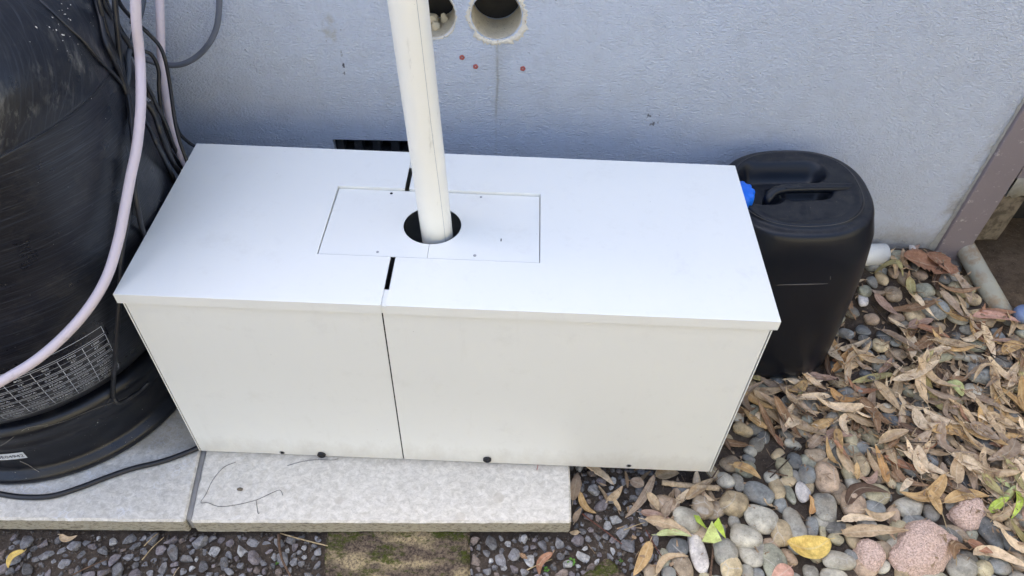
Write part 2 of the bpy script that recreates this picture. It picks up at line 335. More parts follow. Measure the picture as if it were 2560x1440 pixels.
def m_obj(name, kind):      # per-object colour with mineral texture, object space so every copy differs
    m = M(name, .8, .25); oi = m.n('ShaderNodeObjectInfo'); C0 = oi.outputs['Color']
    g = m.world()
    if kind == 'pebble':
        b = m.mix(m.ramp(m.noise(g, 38, 6, .7), .34, .66), m.mix(1, C0, (.52,.50,.48), 'MULTIPLY'), m.mix(1, C0, (1.38,1.35,1.28), 'MULTIPLY'))
        b = m.mix(m.ramp(m.noise(g, 21, 2), .50, .66, 0, .45), b, m.mix(.5, C0, (.36,.27,.16)))
        vv = m.n('ShaderNodeTexVoronoi', feature='DISTANCE_TO_EDGE'); vv.inputs['Scale'].default_value = 16; m.link(m.world((1,.8,1.2)), vv.inputs['Vector']); b = m.mix(m.math('MULTIPLY', m.ramp(vv.outputs[0], .018, .004), m.ramp(m.noise(g, 11, 2), .5, .56, 0, .5)), b, (.55,.52,.46))
        st = m.ramp(m.noise(m.world((1,1.3,1)), 55, 4, .6, 2.5), .66, .70, 0, .35); b = m.mix(st, b, m.mix(.55, C0, (.75,.72,.66)))
        b = m.mix(m.ramp(m.noise(g, 300, 3, .7), .60, .68, 0, .6), b, (.09,.08,.07))
        b = m.mix(m.ramp(m.noise(g, 260, 2), .66, .72, 0, .4), b, (.6,.58,.54))
        m.rough(.68); m.bump(m.math('ADD', m.noise(g, 420, 4, .7), m.math('MULTIPLY', m.noise(g, 70, 4), 2)), .55, .0016)
    elif kind == 'gravel':
        b = m.mix(m.ramp(m.noise(g, 130, 5, .7), .35, .65), m.mix(1, C0, (.62,.62,.64), 'MULTIPLY'), m.mix(1, C0, (1.5,1.5,1.5), 'MULTIPLY'))
        b = m.mix(m.ramp(m.noise(g, 560, 3, .7), .60, .68, 0, .75), b, (.42,.43,.45)); b = m.mix(m.ramp(m.noise(g, 60, 4), .58, .72, 0, .5), b, (.13,.10,.08))
        m.bump(m.noise(g, 350, 4, .7), .8, .002)
    elif kind == 'granite':
        b = m.mix(m.ramp(m.noise(g, 330, 4, .8), .42, .58), m.mix(1, C0, (.72,.64,.58), 'MULTIPLY'), m.mix(1, C0, (1.2,1.22,1.22), 'MULTIPLY'))
        b = m.mix(m.ramp(m.vor(g, 150), .10, .16, .7, 0), b, (.10,.08,.08)); m.bump(m.noise(g, 260, 5, .8), 1, .004)
    elif kind == 'leaf':
        uv = m.co('UV'); U = m.xyz(uv)
        b = m.mix(m.ramp(m.noise(g, 90, 5, .7), .3, .7), m.mix(1, C0, (.66,.58,.46), 'MULTIPLY'), m.mix(1, C0, (1.3,1.24,1.1), 'MULTIPLY'))
        rib = m.ramp(m.math('ABSOLUTE', m.math('SUBTRACT', U[1], .5)), .015, .05, .5, 0); b = m.mix(rib, b, m.mix(.5, C0, (.7,.62,.45)))
        b = m.mix(m.ramp(m.noise(g, 150, 4, .75), .64, .70, 0, .75), b, (.055,.035,.025))
        b = m.mix(m.ramp(m.noise(g, 35, 3), .56, .68, 0, .4), b, m.mix(1, C0, (.6,.42,.3), 'MULTIPLY'))
        m.rough(.62); m.bump(m.noise(g, 420, 3), .3, .0008); m.b.inputs['Subsurface Weight'].default_value = 0
    elif kind == 'wood':
        b = m.mix(m.ramp(m.noise(g, 200, 4), .3, .7), m.mix(1, C0, (.6,.58,.55), 'MULTIPLY'), m.mix(1, C0, (1.25,1.25,1.25), 'MULTIPLY'))
    m.col(b); return m.m
for k in ('pebble', 'gravel', 'granite', 'leaf', 'wood'): MAT[k] = m_obj(k+'_surface', k)
def m_moss():
    m = M('mossy_brick_surface', .95, .15); g = m.world(); X = m.xyz(g)
    b = m.mix(m.ramp(m.noise(g, 150, 6, .8), .42, .60), (.075,.055,.047), (.30,.23,.16))
    b = m.mix(m.math('MULTIPLY', m.ramp(m.noise(m.world((.35,1,1)), 24, 4), .50, .60), m.ramp(m.noise(g, 210, 4, .8), .40, .55, .1, 1)), b, (.62,.49,.28))
    mo = m.math('MULTIPLY', m.ramp(m.noise(m.world((.4,1,1)), 30, 5, .75), .47, .56), m.ramp(m.noise(g, 170, 5, .8), .38, .52, .15, 1)); b = m.mix(mo, b, m.mix(m.noise(g, 300, 3), (.035,.05,.008), (.14,.16,.03)))
    b = m.mix(m.ramp(m.noise(g, 350, 3, .8), .60, .68, 0, .7), b, (.03,.025,.02))
    m.col(b); m.bump(m.math('ADD', m.noise(g, 320, 4, .8), m.math('MULTIPLY', m.noise(g, 90, 3), 1)), 1, .006); return m.m
MAT['moss'] = m_moss()
MAT['weed'] = m_plain('weed_green', (.09,.22,.03), .6, .3, .3, 200)
MAT['fence'] = m_plain('bounce_fence_paint', (.42,.405,.30), .8)  # paint of the added fences, tuned for the light they bounce

# ================================================================ SETTING
def build_ground():
    xs = np.concatenate([[-12,-6,-3,-1.2], np.arange(-.6, 2.1, .02), [2.4,3.2,6,12]]); ys = np.concatenate([[-14,-6,-3,-1.5,-.8], np.arange(-.5, 1.0, .02), [1.3,2,4,8]])
    V = []; F = []
    for y in ys:
        for x in xs:
            z = ground(x, y)
            if -.6 < x < 2.1 and -.5 < y < 1: z += .006*mnoise.noise(Vector((x*18, y*18, 3)))+.004*mnoise.noise(Vector((x*45, y*45, 9)))
            V.append((x, y, z))
    n = len(xs)
    for j in range(len(ys)-1):
        for i in range(n-1): F.append((j*n+i, j*n+i+1, (j+1)*n+i+1, (j+1)*n+i))
    tag(mk('ground', V, F, MAT['soil']), kind='structure')
build_ground()
# dry sand under the raised floor, behind the post
V = []; F = []
nx, ny = 40, 40
for j in range(ny+1):
    for i in range(nx+1):
        x = 1.67+i*.03; y = .42+j*.03; e = min(i/2.5, j/3, 1)
        z = ground(x, y)+.004+.012*e*(1+mnoise.noise(Vector((x*14, y*14, 5))))+.004*mnoise.noise(Vector((x*50, y*50, 2)))-(.02 if e < .1 else 0)
        V.append((x, y, z))
for j in range(ny):
    for i in range(nx): a = j*(nx+1)+i; F.append((a, a+1, a+nx+2, a+nx+1))
tag(mk('sand', V, F, MAT['sand']), kind='structure')

# ---------------------------------------------------------------- the house wall
H1 = (.547, .633, .0468); H2 = (.4245, .632, .0475)
UEND = 1.625                # the wall ends at the corner post
def wall_frame(name, verts, faces, mat, parent, smooth=False, uvs=None):
    return mk(name, verts, faces, mat, parent, smooth, uvs)
wall = empty('house_wall', wallp(0, -.06))
tag(wall, 'grey-blue stucco house wall with two cored holes and a rain streak', 'wall')
wall_inv = Vector(wall.location)
def W3(u, off, z): return Vector(wallp(u, z, off)) - wall_inv
bm = bmesh.new(); bm_box(bm, -7, UEND, 0, .085, -.3, 2.62)
panel = from_bm('wall_panel', bm, MAT['wall'])
cut = bmesh.new()
for (cx, cz, r) in (H1, H2):
    bmesh.ops.create_cone(cut, cap_ends=True, segments=64, radius1=r, radius2=r, depth=.4, matrix=Matrix.Translation((cx, .05, cz)) @ Matrix.Rotation(math.pi/2, 4, 'X'))
bm_box(cut, .2065, .38, -.05, .07, .275, .3535)
cutter = from_bm('cutter', cut, MAT['core'])
mod = panel.modifiers.new('b', 'BOOLEAN'); mod.object = cutter; mod.operation = 'DIFFERENCE'; mod.solver = 'EXACT'
bake(panel); bpy.data.objects.remove(cutter); panel.parent = wall
mt = Matrix.Translation(Vector(wallp(0, 0)) - wall_inv) @ Matrix.Rotation(TH, 4, 'Z'); panel.data.transform(mt)
for p in panel.data.polygons: p.use_smooth = False
WMT = mt
def wpart(name, o_verts, faces, mat, smooth=True, parent=wall):
    V = [tuple(WMT @ Vector(tuple(map(float, v)))) for v in o_verts]; return mk(name, V, faces, mat, parent, smooth)
# lining of each hole: rough cored block with an irregular inner end
for (cx, cz, r), dep in ((H1, .075), (H2, .08)):
    V = []; F = []; n = 72; rings = 14
    for j in range(rings+1):
        off = .0015+dep*j/rings
        for k in range(n):
            a = 2*math.pi*k/n; q = mnoise.noise(Vector((cx*20+math.cos(a)*3, math.sin(a)*3, off*60)))
            rr = r-.0012+.0014*q; o2 = off
            if j == rings: o2 += .008*mnoise.noise(Vector((math.cos(a)*4, math.sin(a)*4, cx*30)))
            V.append((cx+rr*math.cos(a), o2, cz+rr*math.sin(a)))
    for j in range(rings):
        for k in range(n): F.append((j*n+k, (j+1)*n+k, (j+1)*n+(k+1) % n, j*n+(k+1) % n))
    wpart('hole_lining', V, F, MAT['core'])
# chipped plaster lip round the holes
for (cx, cz, r), lo, hi, nn in ((H1, .005, .019, 3.0), (H2, .0015, .006, 5.0)):
    V = []; F = []; n = 160; cols = 7
    for j in range(cols+1):
        for k in range(n):
            a = 2*math.pi*k/n; q = .5+.9*mnoise.noise(Vector((math.cos(a)*2+nn, math.sin(a)*2, 1)))+.5*mnoise.noise(Vector((math.cos(a)*9, math.sin(a)*9, nn)))+.4*mnoise.noise(Vector((math.cos(a)*22, math.sin(a)*22, nn)))
            low = .5-.5*math.sin(a)
            w = (lo+(hi-lo)*max(0, min(1.1, q)))*(.75+.35*low)
            rr = r-.0013+w*j/cols
            off = .004*(1-j/cols)**2-.0022*math.sin(math.pi*min(1, j/cols))*(.5+abs(mnoise.noise(Vector((math.cos(a)*30*rr*20, math.sin(a)*30*rr*20, j)))))*1.6
            if j == cols: off = .0005
            V.append((cx+rr*math.cos(a), off-.0004, cz+rr*math.sin(a)))
    for j in range(cols):
        for k in range(n): F.append((j*n+k, j*n+(k+1) % n, (j+1)*n+(k+1) % n, (j+1)*n+k))
    wpart('plaster_lip', V, F, MAT['plaster'])
# near-black block behind the wall, painted for the cavity's shade
V = []; F = []
def addbox(V, F, x0, x1, y0, y1, z0, z1, rev=False):
    b = len(V); V += [(x0,y0,z0),(x1,y0,z0),(x1,y1,z0),(x0,y1,z0),(x0,y0,z1),(x1,y0,z1),(x1,y1,z1),(x0,y1,z1)]
    for f in ((3,2,1,0),(4,5,6,7),(0,1,5,4),(1,2,6,5),(2,3,7,6),(3,0,4,7)): F.append(tuple(b+i for i in (f[::-1] if rev else f)))
addbox(V, F, -6.9, UEND-.01, .0855, .55, -.28, 2.58); addbox(V, F, UEND-.009, 7, .0855, .55, .37, 2.58); wall_cav = wpart('cavity_shade_block', V, F, MAT['dark_in'], False)
# air vent: recess lined dark, with a terracotta-grey grid of square openings
vent = empty('air_vent'); vent.parent = wall
V = []; F = []
addbox(V, F, .2072, .3793, .052, .060, .2757, .3528)
ub = .2072
wpart('vent_back', V, F, MAT['dark_in'], False, vent)
V = []; F = []
MAT['ventm'] = m_plain('dusty_black_vent', (.03,.032,.036), .7, .3, .3, 60, .3, 200, (.12,.11,.10), .5, 40)
addbox(V, F, .2075, .3788, .016, .05, .3415, .3526)
addbox(V, F, .2075, .3788, .016, .05, .3045, .3105)
addbox(V, F, .2075, .3788, .016, .05, .2762, .283)
x = .2078
while x < .36:
    addbox(V, F, x, x+.0165, .0165, .049, .2834, .3041); addbox(V, F, x, x+.0165, .0165, .049, .3109, .3411); x += .0392
wpart('vent_grid', V, F, MAT['ventm'], False, vent)
# red wall plugs
for (px, py) in ((1155, 143), (1189, 166), (1307, 171)):
    P = uw(px, py); u = P[0]/math.cos(TH); z = P[2]; V = []; F = []; n = 18
    for (r, o) in ((.0050,-.0002),(.0052,-.0014),(.0042,-.0024),(.0016,-.0022),(.0012,.002)):
        for k in range(n):
            a = 2*math.pi*k/n; rr = r*(1+.07*math.cos(5*a)); V.append((u+rr*math.cos(a), o, z+rr*math.sin(a)))
    for j in range(4):
        for k in range(n): F.append((j*n+k, j*n+(k+1) % n, (j+1)*n+(k+1) % n, (j+1)*n+k))
    F.append(tuple(4*n+k for k in range(n)))
    wpart('wall_plug', V, F, MAT['plug'])

# base meshes for stones
def ico(sub):
    bm = bmesh.new(); bmesh.ops.create_icosphere(bm, subdivisions=sub, radius=1); return bm
def chunk_mesh(name, seed, mat, k=26, jag=.25, flat=.75, sub=1, rough=.04):
    r = random.Random(seed); bm = bmesh.new()
    for i in range(k):
        v = Vector((r.gauss(0,1), r.gauss(0,1), r.gauss(0,1))).normalized()*(1-jag*r.random()); bm.verts.new((v.x, v.y, v.z*flat))
    ret = bmesh.ops.convex_hull(bm, input=bm.verts); bmesh.ops.delete(bm, geom=[v for v in bm.verts if not v.link_faces], context='VERTS')
    bmesh.ops.dissolve_limit(bm, angle_limit=.30, verts=bm.verts, edges=bm.edges)
    bmesh.ops.bevel(bm, geom=list(bm.edges), offset=.07, segments=1, affect='EDGES')
    bmesh.ops.triangulate(bm, faces=bm.faces)
    if sub:
        bmesh.ops.subdivide_edges(bm, edges=[e for e in bm.edges if e.calc_length() > .25], cuts=sub, use_grid_fill=True)
        for v in bm.verts: v.co *= 1+rough*mnoise.noise(v.co*4+Vector((seed, 0, 0)))
    me = bpy.data.meshes.new(name); bm.to_mesh(me); bm.free(); me.materials.append(mat); return me
def pebble_mesh(name, seed, mat, sub=3):
    bm = ico(sub); r = random.Random(seed); off = Vector((seed*3.1, seed*1.7, 0)); sk = r.uniform(-.22, .22); n1 = r.uniform(.13, .24)
    p = r.uniform(2.0, 2.7)
    for v in bm.verts:
        c = v.co.copy(); s = (abs(c.x)**p+abs(c.y)**p+abs(c.z)**p)**(-1/p); c = c*s
        c *= 1+n1*mnoise.noise(c*.9+off)+.05*mnoise.noise(c*2.3+off)
        c.y *= 1+sk*c.x; v.co = c
    me = bpy.data.meshes.new(name); bm.to_mesh(me); bm.free()
    for q in me.polygons: q.use_smooth = True
    me.materials.append(mat); return me

# rubble sitting in the left cored hole
t = tag(empty('rubble', wallp(.435, .592, .04)), 'loose pale plaster chunks lying inside the half hidden cored hole', 'rubble')
for i, (du, dz, do, s) in enumerate(((-.012, .008, .01, .017), (.012, .006, .016, .012), (-.002, .0, -.004, .013))):
    o = bpy.data.objects.new('chunk', chunk_mesh('chunk', 60+i, MAT['core'])); COL.objects.link(o); o.parent = t
    o.location = (du, do, dz); o.scale = (s, s*.8, s*.8); o.rotation_euler = (i, i*2, i*3)

# sheet fence added unseen behind the camera, reflecting warm sunlight onto the scene
fence = empty('bounce_fence', (0, -2.9, 0)); tag(fence, 'cream sheet metal fence added behind the camera to bounce warm light', 'fence')
V = []; F = []; k = 0
x = -.9
while x < 7:
    for (dx, dy) in ((0, 0), (.06, 0), (.09, .03), (.15, .03), (.18, 0)):
        V += [(x+dx, dy, 0), (x+dx, dy, 1.95)]
    x += .2
for i in range(len(V)//2-1): F.append((2*i, 2*i+2, 2*i+3, 2*i+1))
mk('bounce_sheet', V, F, MAT['fence'], fence, False)
box('bounce_rail', -.9, 7.1, -.01, .045, 1.95, 2.0, MAT['fence'], fence)
for x in (-.8, .7, 3.1, 5.5): box('bounce_post', x, x+.07, .031, .06, 0, 1.949, MAT['fence'], fence)

side = empty('side_bounce_fence', (4.0, -1.2, 0)); tag(side, 'cream painted side fence added on the right to bounce warm light', 'fence')  # unseen side reflector, added to throw warm sunlight in from the right
box('side_panel', 0, .04, -1.7, 1.65, 0, 2.1, MAT['fence'], side)
for y in (-1.6, -.5, .6): box('side_bounce_post', -.05, -.001, y, y+.09, 0, 2.15, MAT['fence'], side)

# ---------------------------------------------------------------- corner post, raised panel, hanging timber, dark underfloor
def wbox(name, u0, u1, o0, o1, z0, z1, mat, bevel=.002, org=None):
    e_ = bmesh.new(); bm_box(e_, u0, u1, o0, o1, z0, z1, bevel); 
    o = from_bm(name, e_, mat); o.data.transform(Matrix.Translation(Vector(wallp(0, 0))) @ Matrix.Rotation(TH, 4, 'Z'))
    if org is not None:
        c = Vector(wallp(*org)); o.data.transform(Matrix.Translation(-c)); o.location = c
    return o
post = empty('corner_post', wallp(1.655, 0)); tag(post, 'scuffed mauve metal corner post standing at the right end of the wall', 'post')
def wp2(name, u0, u1, o0, o1, z0, z1, mat, par, bevel=.002):
    b = bmesh.new(); bm_box(b, u0, u1, o0, o1, z0, z1, bevel); o = from_bm(name, b, mat, par)
    o.data.transform(Matrix.Translation(Vector(wallp(0, 0))-Vector(par.location)) @ Matrix.Rotation(TH, 4, 'Z')); return o
wp2('post_face', 1.618, 1.695, -.012, .06, .012, 2.6, MAT['mauve'], post, .003)
# ragged sealant bead between wall and post
V = []; F = []
n = 160
for i in range(n+1):
    z = .05+1.0*i/n; w = .004+.005*abs(mnoise.noise(Vector((0, 0, z*40)))) + (.02*math.exp(-(z-.06)*18))
    V += [(1.617-w, -.0012, z), (1.6175, -.004-.002*mnoise.noise(Vector((3, 0, z*60))), z)]
for i in range(n): F.append((2*i, 2*i+1, 2*i+3, 2*i+2))
o = mk('sealant_bead', [tuple(Matrix.Translation(Vector(wallp(0,0))-Vector(post.location)) @ Matrix.Rotation(TH, 4, 'Z') @ Vector(v)) for v in V], F, MAT['torn'], post)
rp = empty('cladding_panel', wallp(1.9, .25)); tag(rp, 'mauve cladding panel with torn grey bottom edge right of the post', 'panel')
wp2('panel_sheet', 1.703, 7, -.004, .03, .285, 2.6, MAT['mauve'], rp)
V = []; F = []; n = 60
for i in range(n+1):
    u = 1.7035+.5*i/n; zt = .286; zb = .238+.008*mnoise.noise(Vector((u*60, 0, 0)))+.004*mnoise.noise(Vector((u*170, 0, 0)))
    V += [(u, -.0065, zt+.004+.012*max(0, mnoise.noise(Vector((u*50, 3, 0))))), (u, -.006, zb), (u, .02, zb)]
for i in range(n): F += [(3*i, 3*i+1, 3*i+4, 3*i+3), (3*i+1, 3*i+2, 3*i+5, 3*i+4)]
TMW = Matrix.Translation(Vector(wallp(0,0))) @ Matrix.Rotation(TH, 4, 'Z')
mk('torn_edge', [tuple(Matrix.Translation(-Vector(rp.location)) @ TMW @ Vector(v)) for v in V], F, MAT['torn'], rp)
# hanging timber block with split end
bm = bmesh.new(); bm_box(bm, 1.675, 1.756, -.002, .07, .100, .234, .003)
bmesh.ops.subdivide_edges(bm, edges=bm.edges, cuts=3, use_grid_fill=True)
for v in bm.verts:
    v.co += Vector((mnoise.noise(v.co*60), mnoise.noise(v.co*60+Vector((9,0,0))), mnoise.noise(v.co*80)*1.6))*.0028
o = from_bm('timber_block', bm, MAT['timber']); o.data.transform(TMW); tag(o, 'rough sawn timber stump hanging below the mauve cladding panel', 'timber')
bm = bmesh.new(); bmesh.ops.create_cone(bm, cap_ends=True, segments=14, radius1=.007, radius2=.006, depth=.03, matrix=Matrix.Translation((1.722, .01, .245)))
bmesh.ops.create_cone(bm, cap_ends=True, segments=6, radius1=.012, radius2=.012, depth=.008, matrix=Matrix.Translation((1.712, .012, .238)) @ Matrix.Rotation(.4, 4, 'X'))
o = from_bm('fixing_bolt', bm, MAT['torn']); o.data.transform(TMW); tag(o, 'corroded grey bolt holding the timber stump under the cladding', 'bolt')
# underfloor enclosure painted near-black; back wall set close to show as deep shade
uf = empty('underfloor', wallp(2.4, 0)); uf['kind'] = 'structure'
for nm, a in (('floor_deck', (1.70, 7, .031, 2.2, .25, .36)), ('shade_back_wall', (1.70, 7, .16, .2, -.2, .249)), ('side_wall', (7, 7.05, .03, 2.2, -.2, .36)), ('return_wall', (1.63, 1.66, .09, 1.1, -.2, .35))):
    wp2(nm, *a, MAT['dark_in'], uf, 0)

# ---------------------------------------------------------------- drain pipe and pale blue cap
A = uz(2402, 600, .075); B = uz(2452, 690, .062); Cc = uz(2512, 795, .035)
ax = [A+(A-B)*.6, A, B, Cc]
o = mtube('drain_pipe', [A+(A-B)*1.2, A, B, Cc], .0225, MAT['drain'], seg=32); tag(o, 'muddy grey drain pipe lying on the ground below the corner post', 'pipe')
o = mtube('pipe_stub', [uz(2100, 640, .075), uz(2150, 638, .075), uz(2211, 636, .075)], .0265, MAT['pvcw'], seg=32)
tag(o, 'short white pvc pipe end poking out behind the black jerrycan', 'pipe')
P = uz(2560, 784, .06)
lathe('plastic_cap', [(.020,-.012),(.021,0),(.020,.006),(.016,.010),(.010,.0125),(.002,.013)], MAT['bluecap'], seg=40).location = P
bpy.data.objects['plastic_cap'].rotation_euler = (.3, .1, 0)
tag(bpy.data.objects['plastic_cap'], 'pale blue round plastic cap on the sand at the right edge', 'cap')

# ---------------------------------------------------------------- concrete slabs
def slab(name, poly, label, z0=-.042, z1=0):
    bm = bmesh.new(); vs = [bm.verts.new((x, y, z1)) for x, y in poly]; f = bm.faces.new(vs)
    r = bmesh.ops.extrude_face_region(bm, geom=[f]); 
    for v in r['geom']:
        if isinstance(v, bmesh.types.BMVert): v.co.z = z0
    bmesh.ops.recalc_face_normals(bm, faces=bm.faces)
    bmesh.ops.bevel(bm, geom=[e for e in bm.edges], offset=.0035, segments=1, affect='EDGES')
    for _ in range(7):
        es = [e for e in bm.edges if e.calc_length() > .016]
        if not es: break
        bmesh.ops.subdivide_edges(bm, edges=es, cuts=1); bmesh.ops.triangulate(bm, faces=[f for f in bm.faces if len(f.verts) > 4])
        if len(bm.verts) > 14000: break
    for v in bm.verts:
        n = mnoise.noise(v.co*70)*.0011+mnoise.noise(v.co*16)*.0008
        v.co.z += n; v.co.y += mnoise.noise(v.co*60+Vector((5,0,0)))*.0011; v.co.x += mnoise.noise(v.co*60+Vector((0,5,0)))*.0007
    o = from_bm(name, bm, MAT['slab'], smooth=False); return tag(o, label, 'slab', 'concrete slabs laid end to end')
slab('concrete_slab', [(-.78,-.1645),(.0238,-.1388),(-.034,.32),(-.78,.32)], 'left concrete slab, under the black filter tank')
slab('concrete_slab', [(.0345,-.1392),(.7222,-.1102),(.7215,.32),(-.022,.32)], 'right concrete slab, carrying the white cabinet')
V = []; F = []; n = 30
for i in range(n+1):
    y = -.132+.45*i/n; xc = .0283-(y+.139)*.128; w = .0054
    z = -.0045-.001*mnoise.noise(Vector((y*60, 0, 0)))
    V += [(xc-w, y, z), (xc, y, z-.0015), (xc+w, y, z), (xc-w, y, -.04), (xc+w, y, -.04)]
for i in range(n):
    a = 5*i; b = a+5; F += [(a, a+1, b+1, b), (a+1, a+2, b+2, b+1), (a+3, a, b, b+3), (a+2, a+4, b+4, b+2)]
F.append((0, 3, 4, 2, 1))
o = mk('mortar_joint', V, F, MAT['mortar']); tag(o, 'grey filler strip in the joint between the two concrete slabs', 'filler')

# threads (hair-thin tendrils) lying on the slab
def on_slab(pts, z=.0012): return [uz(x, y, z+.0006*math.sin(i*2.1)) for i, (x, y) in enumerate(pts)]
for pts, r, lab in (([(590,1155),(560,1168),(532,1200),(515,1235),(502,1256),(520,1257),(548,1266),(590,1262),(640,1250),(680,1232),(700,1225),(707,1238)], .00042, 'thin dark curling root thread on the right slab near the joint'),
                    ([(718,1164),(750,1155),(790,1149),(830,1150),(846,1147)], .0004, 'fine dark hair on the slab below the left cabinet cap'),
                    ([(640,1250),(643,1270),(645,1283),(649,1282)], .0005, 'tiny hanging rootlet on the slab ending in a dark knot'),
                    ([(1345,1160),(1344,1168),(1342,1175)], .0007, 'short reddish thread on the slab below the cabinet edge')):
    o = mtube('root_thread', on_slab(pts), r, MAT['cable'] if 'reddish' not in lab else MAT['plug'], seg=5, smooth_n=5); tag(o, lab, 'thread')
o = bpy.data.objects.new('clod', chunk_mesh('clod', 91, MAT['timber'])); COL.objects.link(o); o.location = uz(600, 1223, .003); o.scale = (.007, .004, .003)
tag(o, 'small brown dirt clod on the right slab inside the thread loop', 'clod')

# ---------------------------------------------------------------- white cabinet
ZT = .4477; SK = .0195
cab = empty('cabinet', (0, 0, 0)); tag(cab, 'white sheet metal pump cabinet with a round pipe hole in its top', 'cabinet')
NX0, NX1, NY0, NY1 = .2835, .6390, .1052, .2785
def lid(x0, x1, nx0, nx1, side):
    bm = bmesh.new(); xs = sorted({x0, nx0, nx1, x1}); ys = [0, NY0, NY1, .3855]; g = {}
    for x in xs:
        for y in ys: g[x, y] = bm.verts.new((x, y, ZT))
    for i in range(len(xs)-1):
        for j in range(3):
            if j == 1 and nx0-1e-6 <= xs[i] and xs[i+1] <= nx1+1e-6: continue
            bm.faces.new((g[xs[i], ys[j]], g[xs[i+1], ys[j]], g[xs[i+1], ys[j+1]], g[xs[i], ys[j+1]]))
    def drop(edges, dz):
        r = bmesh.ops.extrude_edge_only(bm, edges=edges)
        for v in r['geom']:
            if isinstance(v, bmesh.types.BMVert): v.co.z -= dz
    bd = [e for e in bm.edges if e.is_boundary]
    def mid(e): return (e.verts[0].co+e.verts[1].co)/2
    outer = [e for e in bd if abs(mid(e).y) < 1e-5 or abs(mid(e).y-.3855) < 1e-5 or abs(mid(e).x-side) < 1e-5]
    inner = [e for e in bd if e not in outer and NY0-1e-5 <= mid(e).y <= NY1+1e-5 and abs(mid(e).x-(x1 if side == x0 else x0)) > 1e-5]
    seam = [e for e in bd if e not in outer and e not in inner]
    drop(outer, SK); drop(inner, .0075); drop(seam, .004)
    bmesh.ops.recalc_face_normals(bm, faces=bm.faces)
    o = from_bm('lid', bm, MAT['white'], cab)
    md = o.modifiers.new('s', 'SOLIDIFY'); md.thickness = .0011; md.offset = 0 if False else -1
    md = o.modifiers.new('v', 'BEVEL'); md.width = .0019; md.segments = 3; md.limit_method = 'ANGLE'; md.angle_limit = math.radians(60); md.use_clamp_overlap = True
    bake(o); 
    return o
l1 = lid(0.0, .4005, NX0, .4005, 0.0); l1['label'] = 'smaller lid half at the tank end'
l2 = lid(.4085, 1.0, .4085, NX1, 1.0); l2['label'] = 'larger lid half at the jerrycan end'
for o in (l1, l2):     # make sure outward normals
    bm = bmesh.new(); bm.from_mesh(o.data); bmesh.ops.recalc_face_normals(bm, faces=bm.faces); bm.to_mesh(o.data); bm.free()
# joint strips between lid halves at front and back
V = []; F = []
bm = bmesh.new()
for (ya, yb) in ((-.0002, .036), (.343, .3857)):
    bm_box(bm, .395, .4135, ya if ya > 0 else .0026, yb if yb < .38 else .3838, ZT-.0060, ZT-.0032)
bm_box(bm, .395, .4135, .0018, .0028, ZT-SK+.0005, ZT-.0061)
bm_box(bm, .395, .4135, .3822, .3838, ZT-SK+.001, ZT-.0046)
from_bm('lid_joint_strip', bm, MAT['white'], cab)
# access plate with round hole and a slit towards the front
HC = np.array([.4585, .1882]); HR = .0482; PZ = ZT-.0042
def plate():
    bm = bmesh.new(); x0, x1, y0, y1 = NX0+.0013, NX1-.0013, NY0+.0014, NY1-.0012
    n = 72; ring = [bm.verts.new((HC[0]+HR*math.sin(2*math.pi*k/n), HC[1]-HR*math.cos(2*math.pi*k/n), PZ)) for k in range(n)]
    corners = [(HC[0], y0), (x1, y0), (x1, y1), (HC[0], y1), (x0, y1), (x0, y0)]
    # outer points matched to ring by angle
    outer = []
    for k in range(n):
        dx, dy = math.sin(2*math.pi*k/n), -math.cos(2*math.pi*k/n); ts = []
        if dx > 1e-9: ts.append((x1-HC[0])/dx)
        if dx < -1e-9: ts.append((x0-HC[0])/dx)
        if dy > 1e-9: ts.append((y1-HC[1])/dy)
        if dy < -1e-9: ts.append((y0-HC[1])/dy)
        t_ = min(ts); outer.append([HC[0]+dx*t_, HC[1]+dy*t_])
    for c in ((x1, y0), (x1, y1), (x0, y1), (x0, y0)):
        k = min(range(n), key=lambda i: (outer[i][0]-c[0])**2+(outer[i][1]-c[1])**2); outer[k] = list(c)
    ov = [bm.verts.new((p[0], p[1], PZ)) for p in outer]
    # slit: duplicate k=0
    r2 = bm.verts.new(ring[0].co+Vector((-.0004, 0, 0))); o2 = bm.verts.new(ov[0].co+Vector((-.0004, 0, 0)))
    ring[0].co.x += .0003; ov[0].co.x += .0003
    for k in range(n-1): bm.faces.new((ring[k], ov[k], ov[k+1], ring[k+1]))
    bm.faces.new((ring[n-1], ov[n-1], o2, r2))
    bmesh.ops.recalc_face_normals(bm, faces=bm.faces)
    if bm.faces[0].normal.z < 0: bmesh.ops.reverse_faces(bm, faces=bm.faces)
    for v in bm.verts: v.co.z = ZT-.0012-.0042*(v.co.y-y0)/(y1-y0)
    o = from_bm('access_plate', bm, MAT['white'], cab); md = o.modifiers.new('s', 'SOLIDIFY'); md.thickness = .0012; md.offset = -1; bake(o); return o
pl = plate()
def disc(name, c, r, mat, par, axis='Z', h=.0008, n=20, dome=0.0):
    V = []; F = []
    for (rr, hh) in ((r, 0), (r, h), (r*.7, h+dome)):
        for k in range(n):
            a = 2*math.pi*k/n; p = (rr*math.cos(a), rr*math.sin(a), hh)
            V.append((c[0]+p[0], c[1]+p[1], c[2]+p[2]) if axis == 'Z' else (c[0]+p[0], c[1]-p[2], c[2]+p[1]))
    for j in range(2):
        for k in range(n): F.append((j*n+k, j*n+(k+1) % n, (j+1)*n+(k+1) % n, (j+1)*n+k) if axis == 'Z' else (j*n+k, (j+1)*n+k, (j+1)*n+(k+1) % n, j*n+(k+1) % n))
    F.append(tuple(2*n+k for k in range(n)) if axis == 'Z' else tuple(2*n+k for k in range(n))); return mk(name, V, F, mat, par, True)
disc('screw_hole', (.378, .269, PZ-.0006), .0026, MAT['dark_in'], cab, h=.0003)
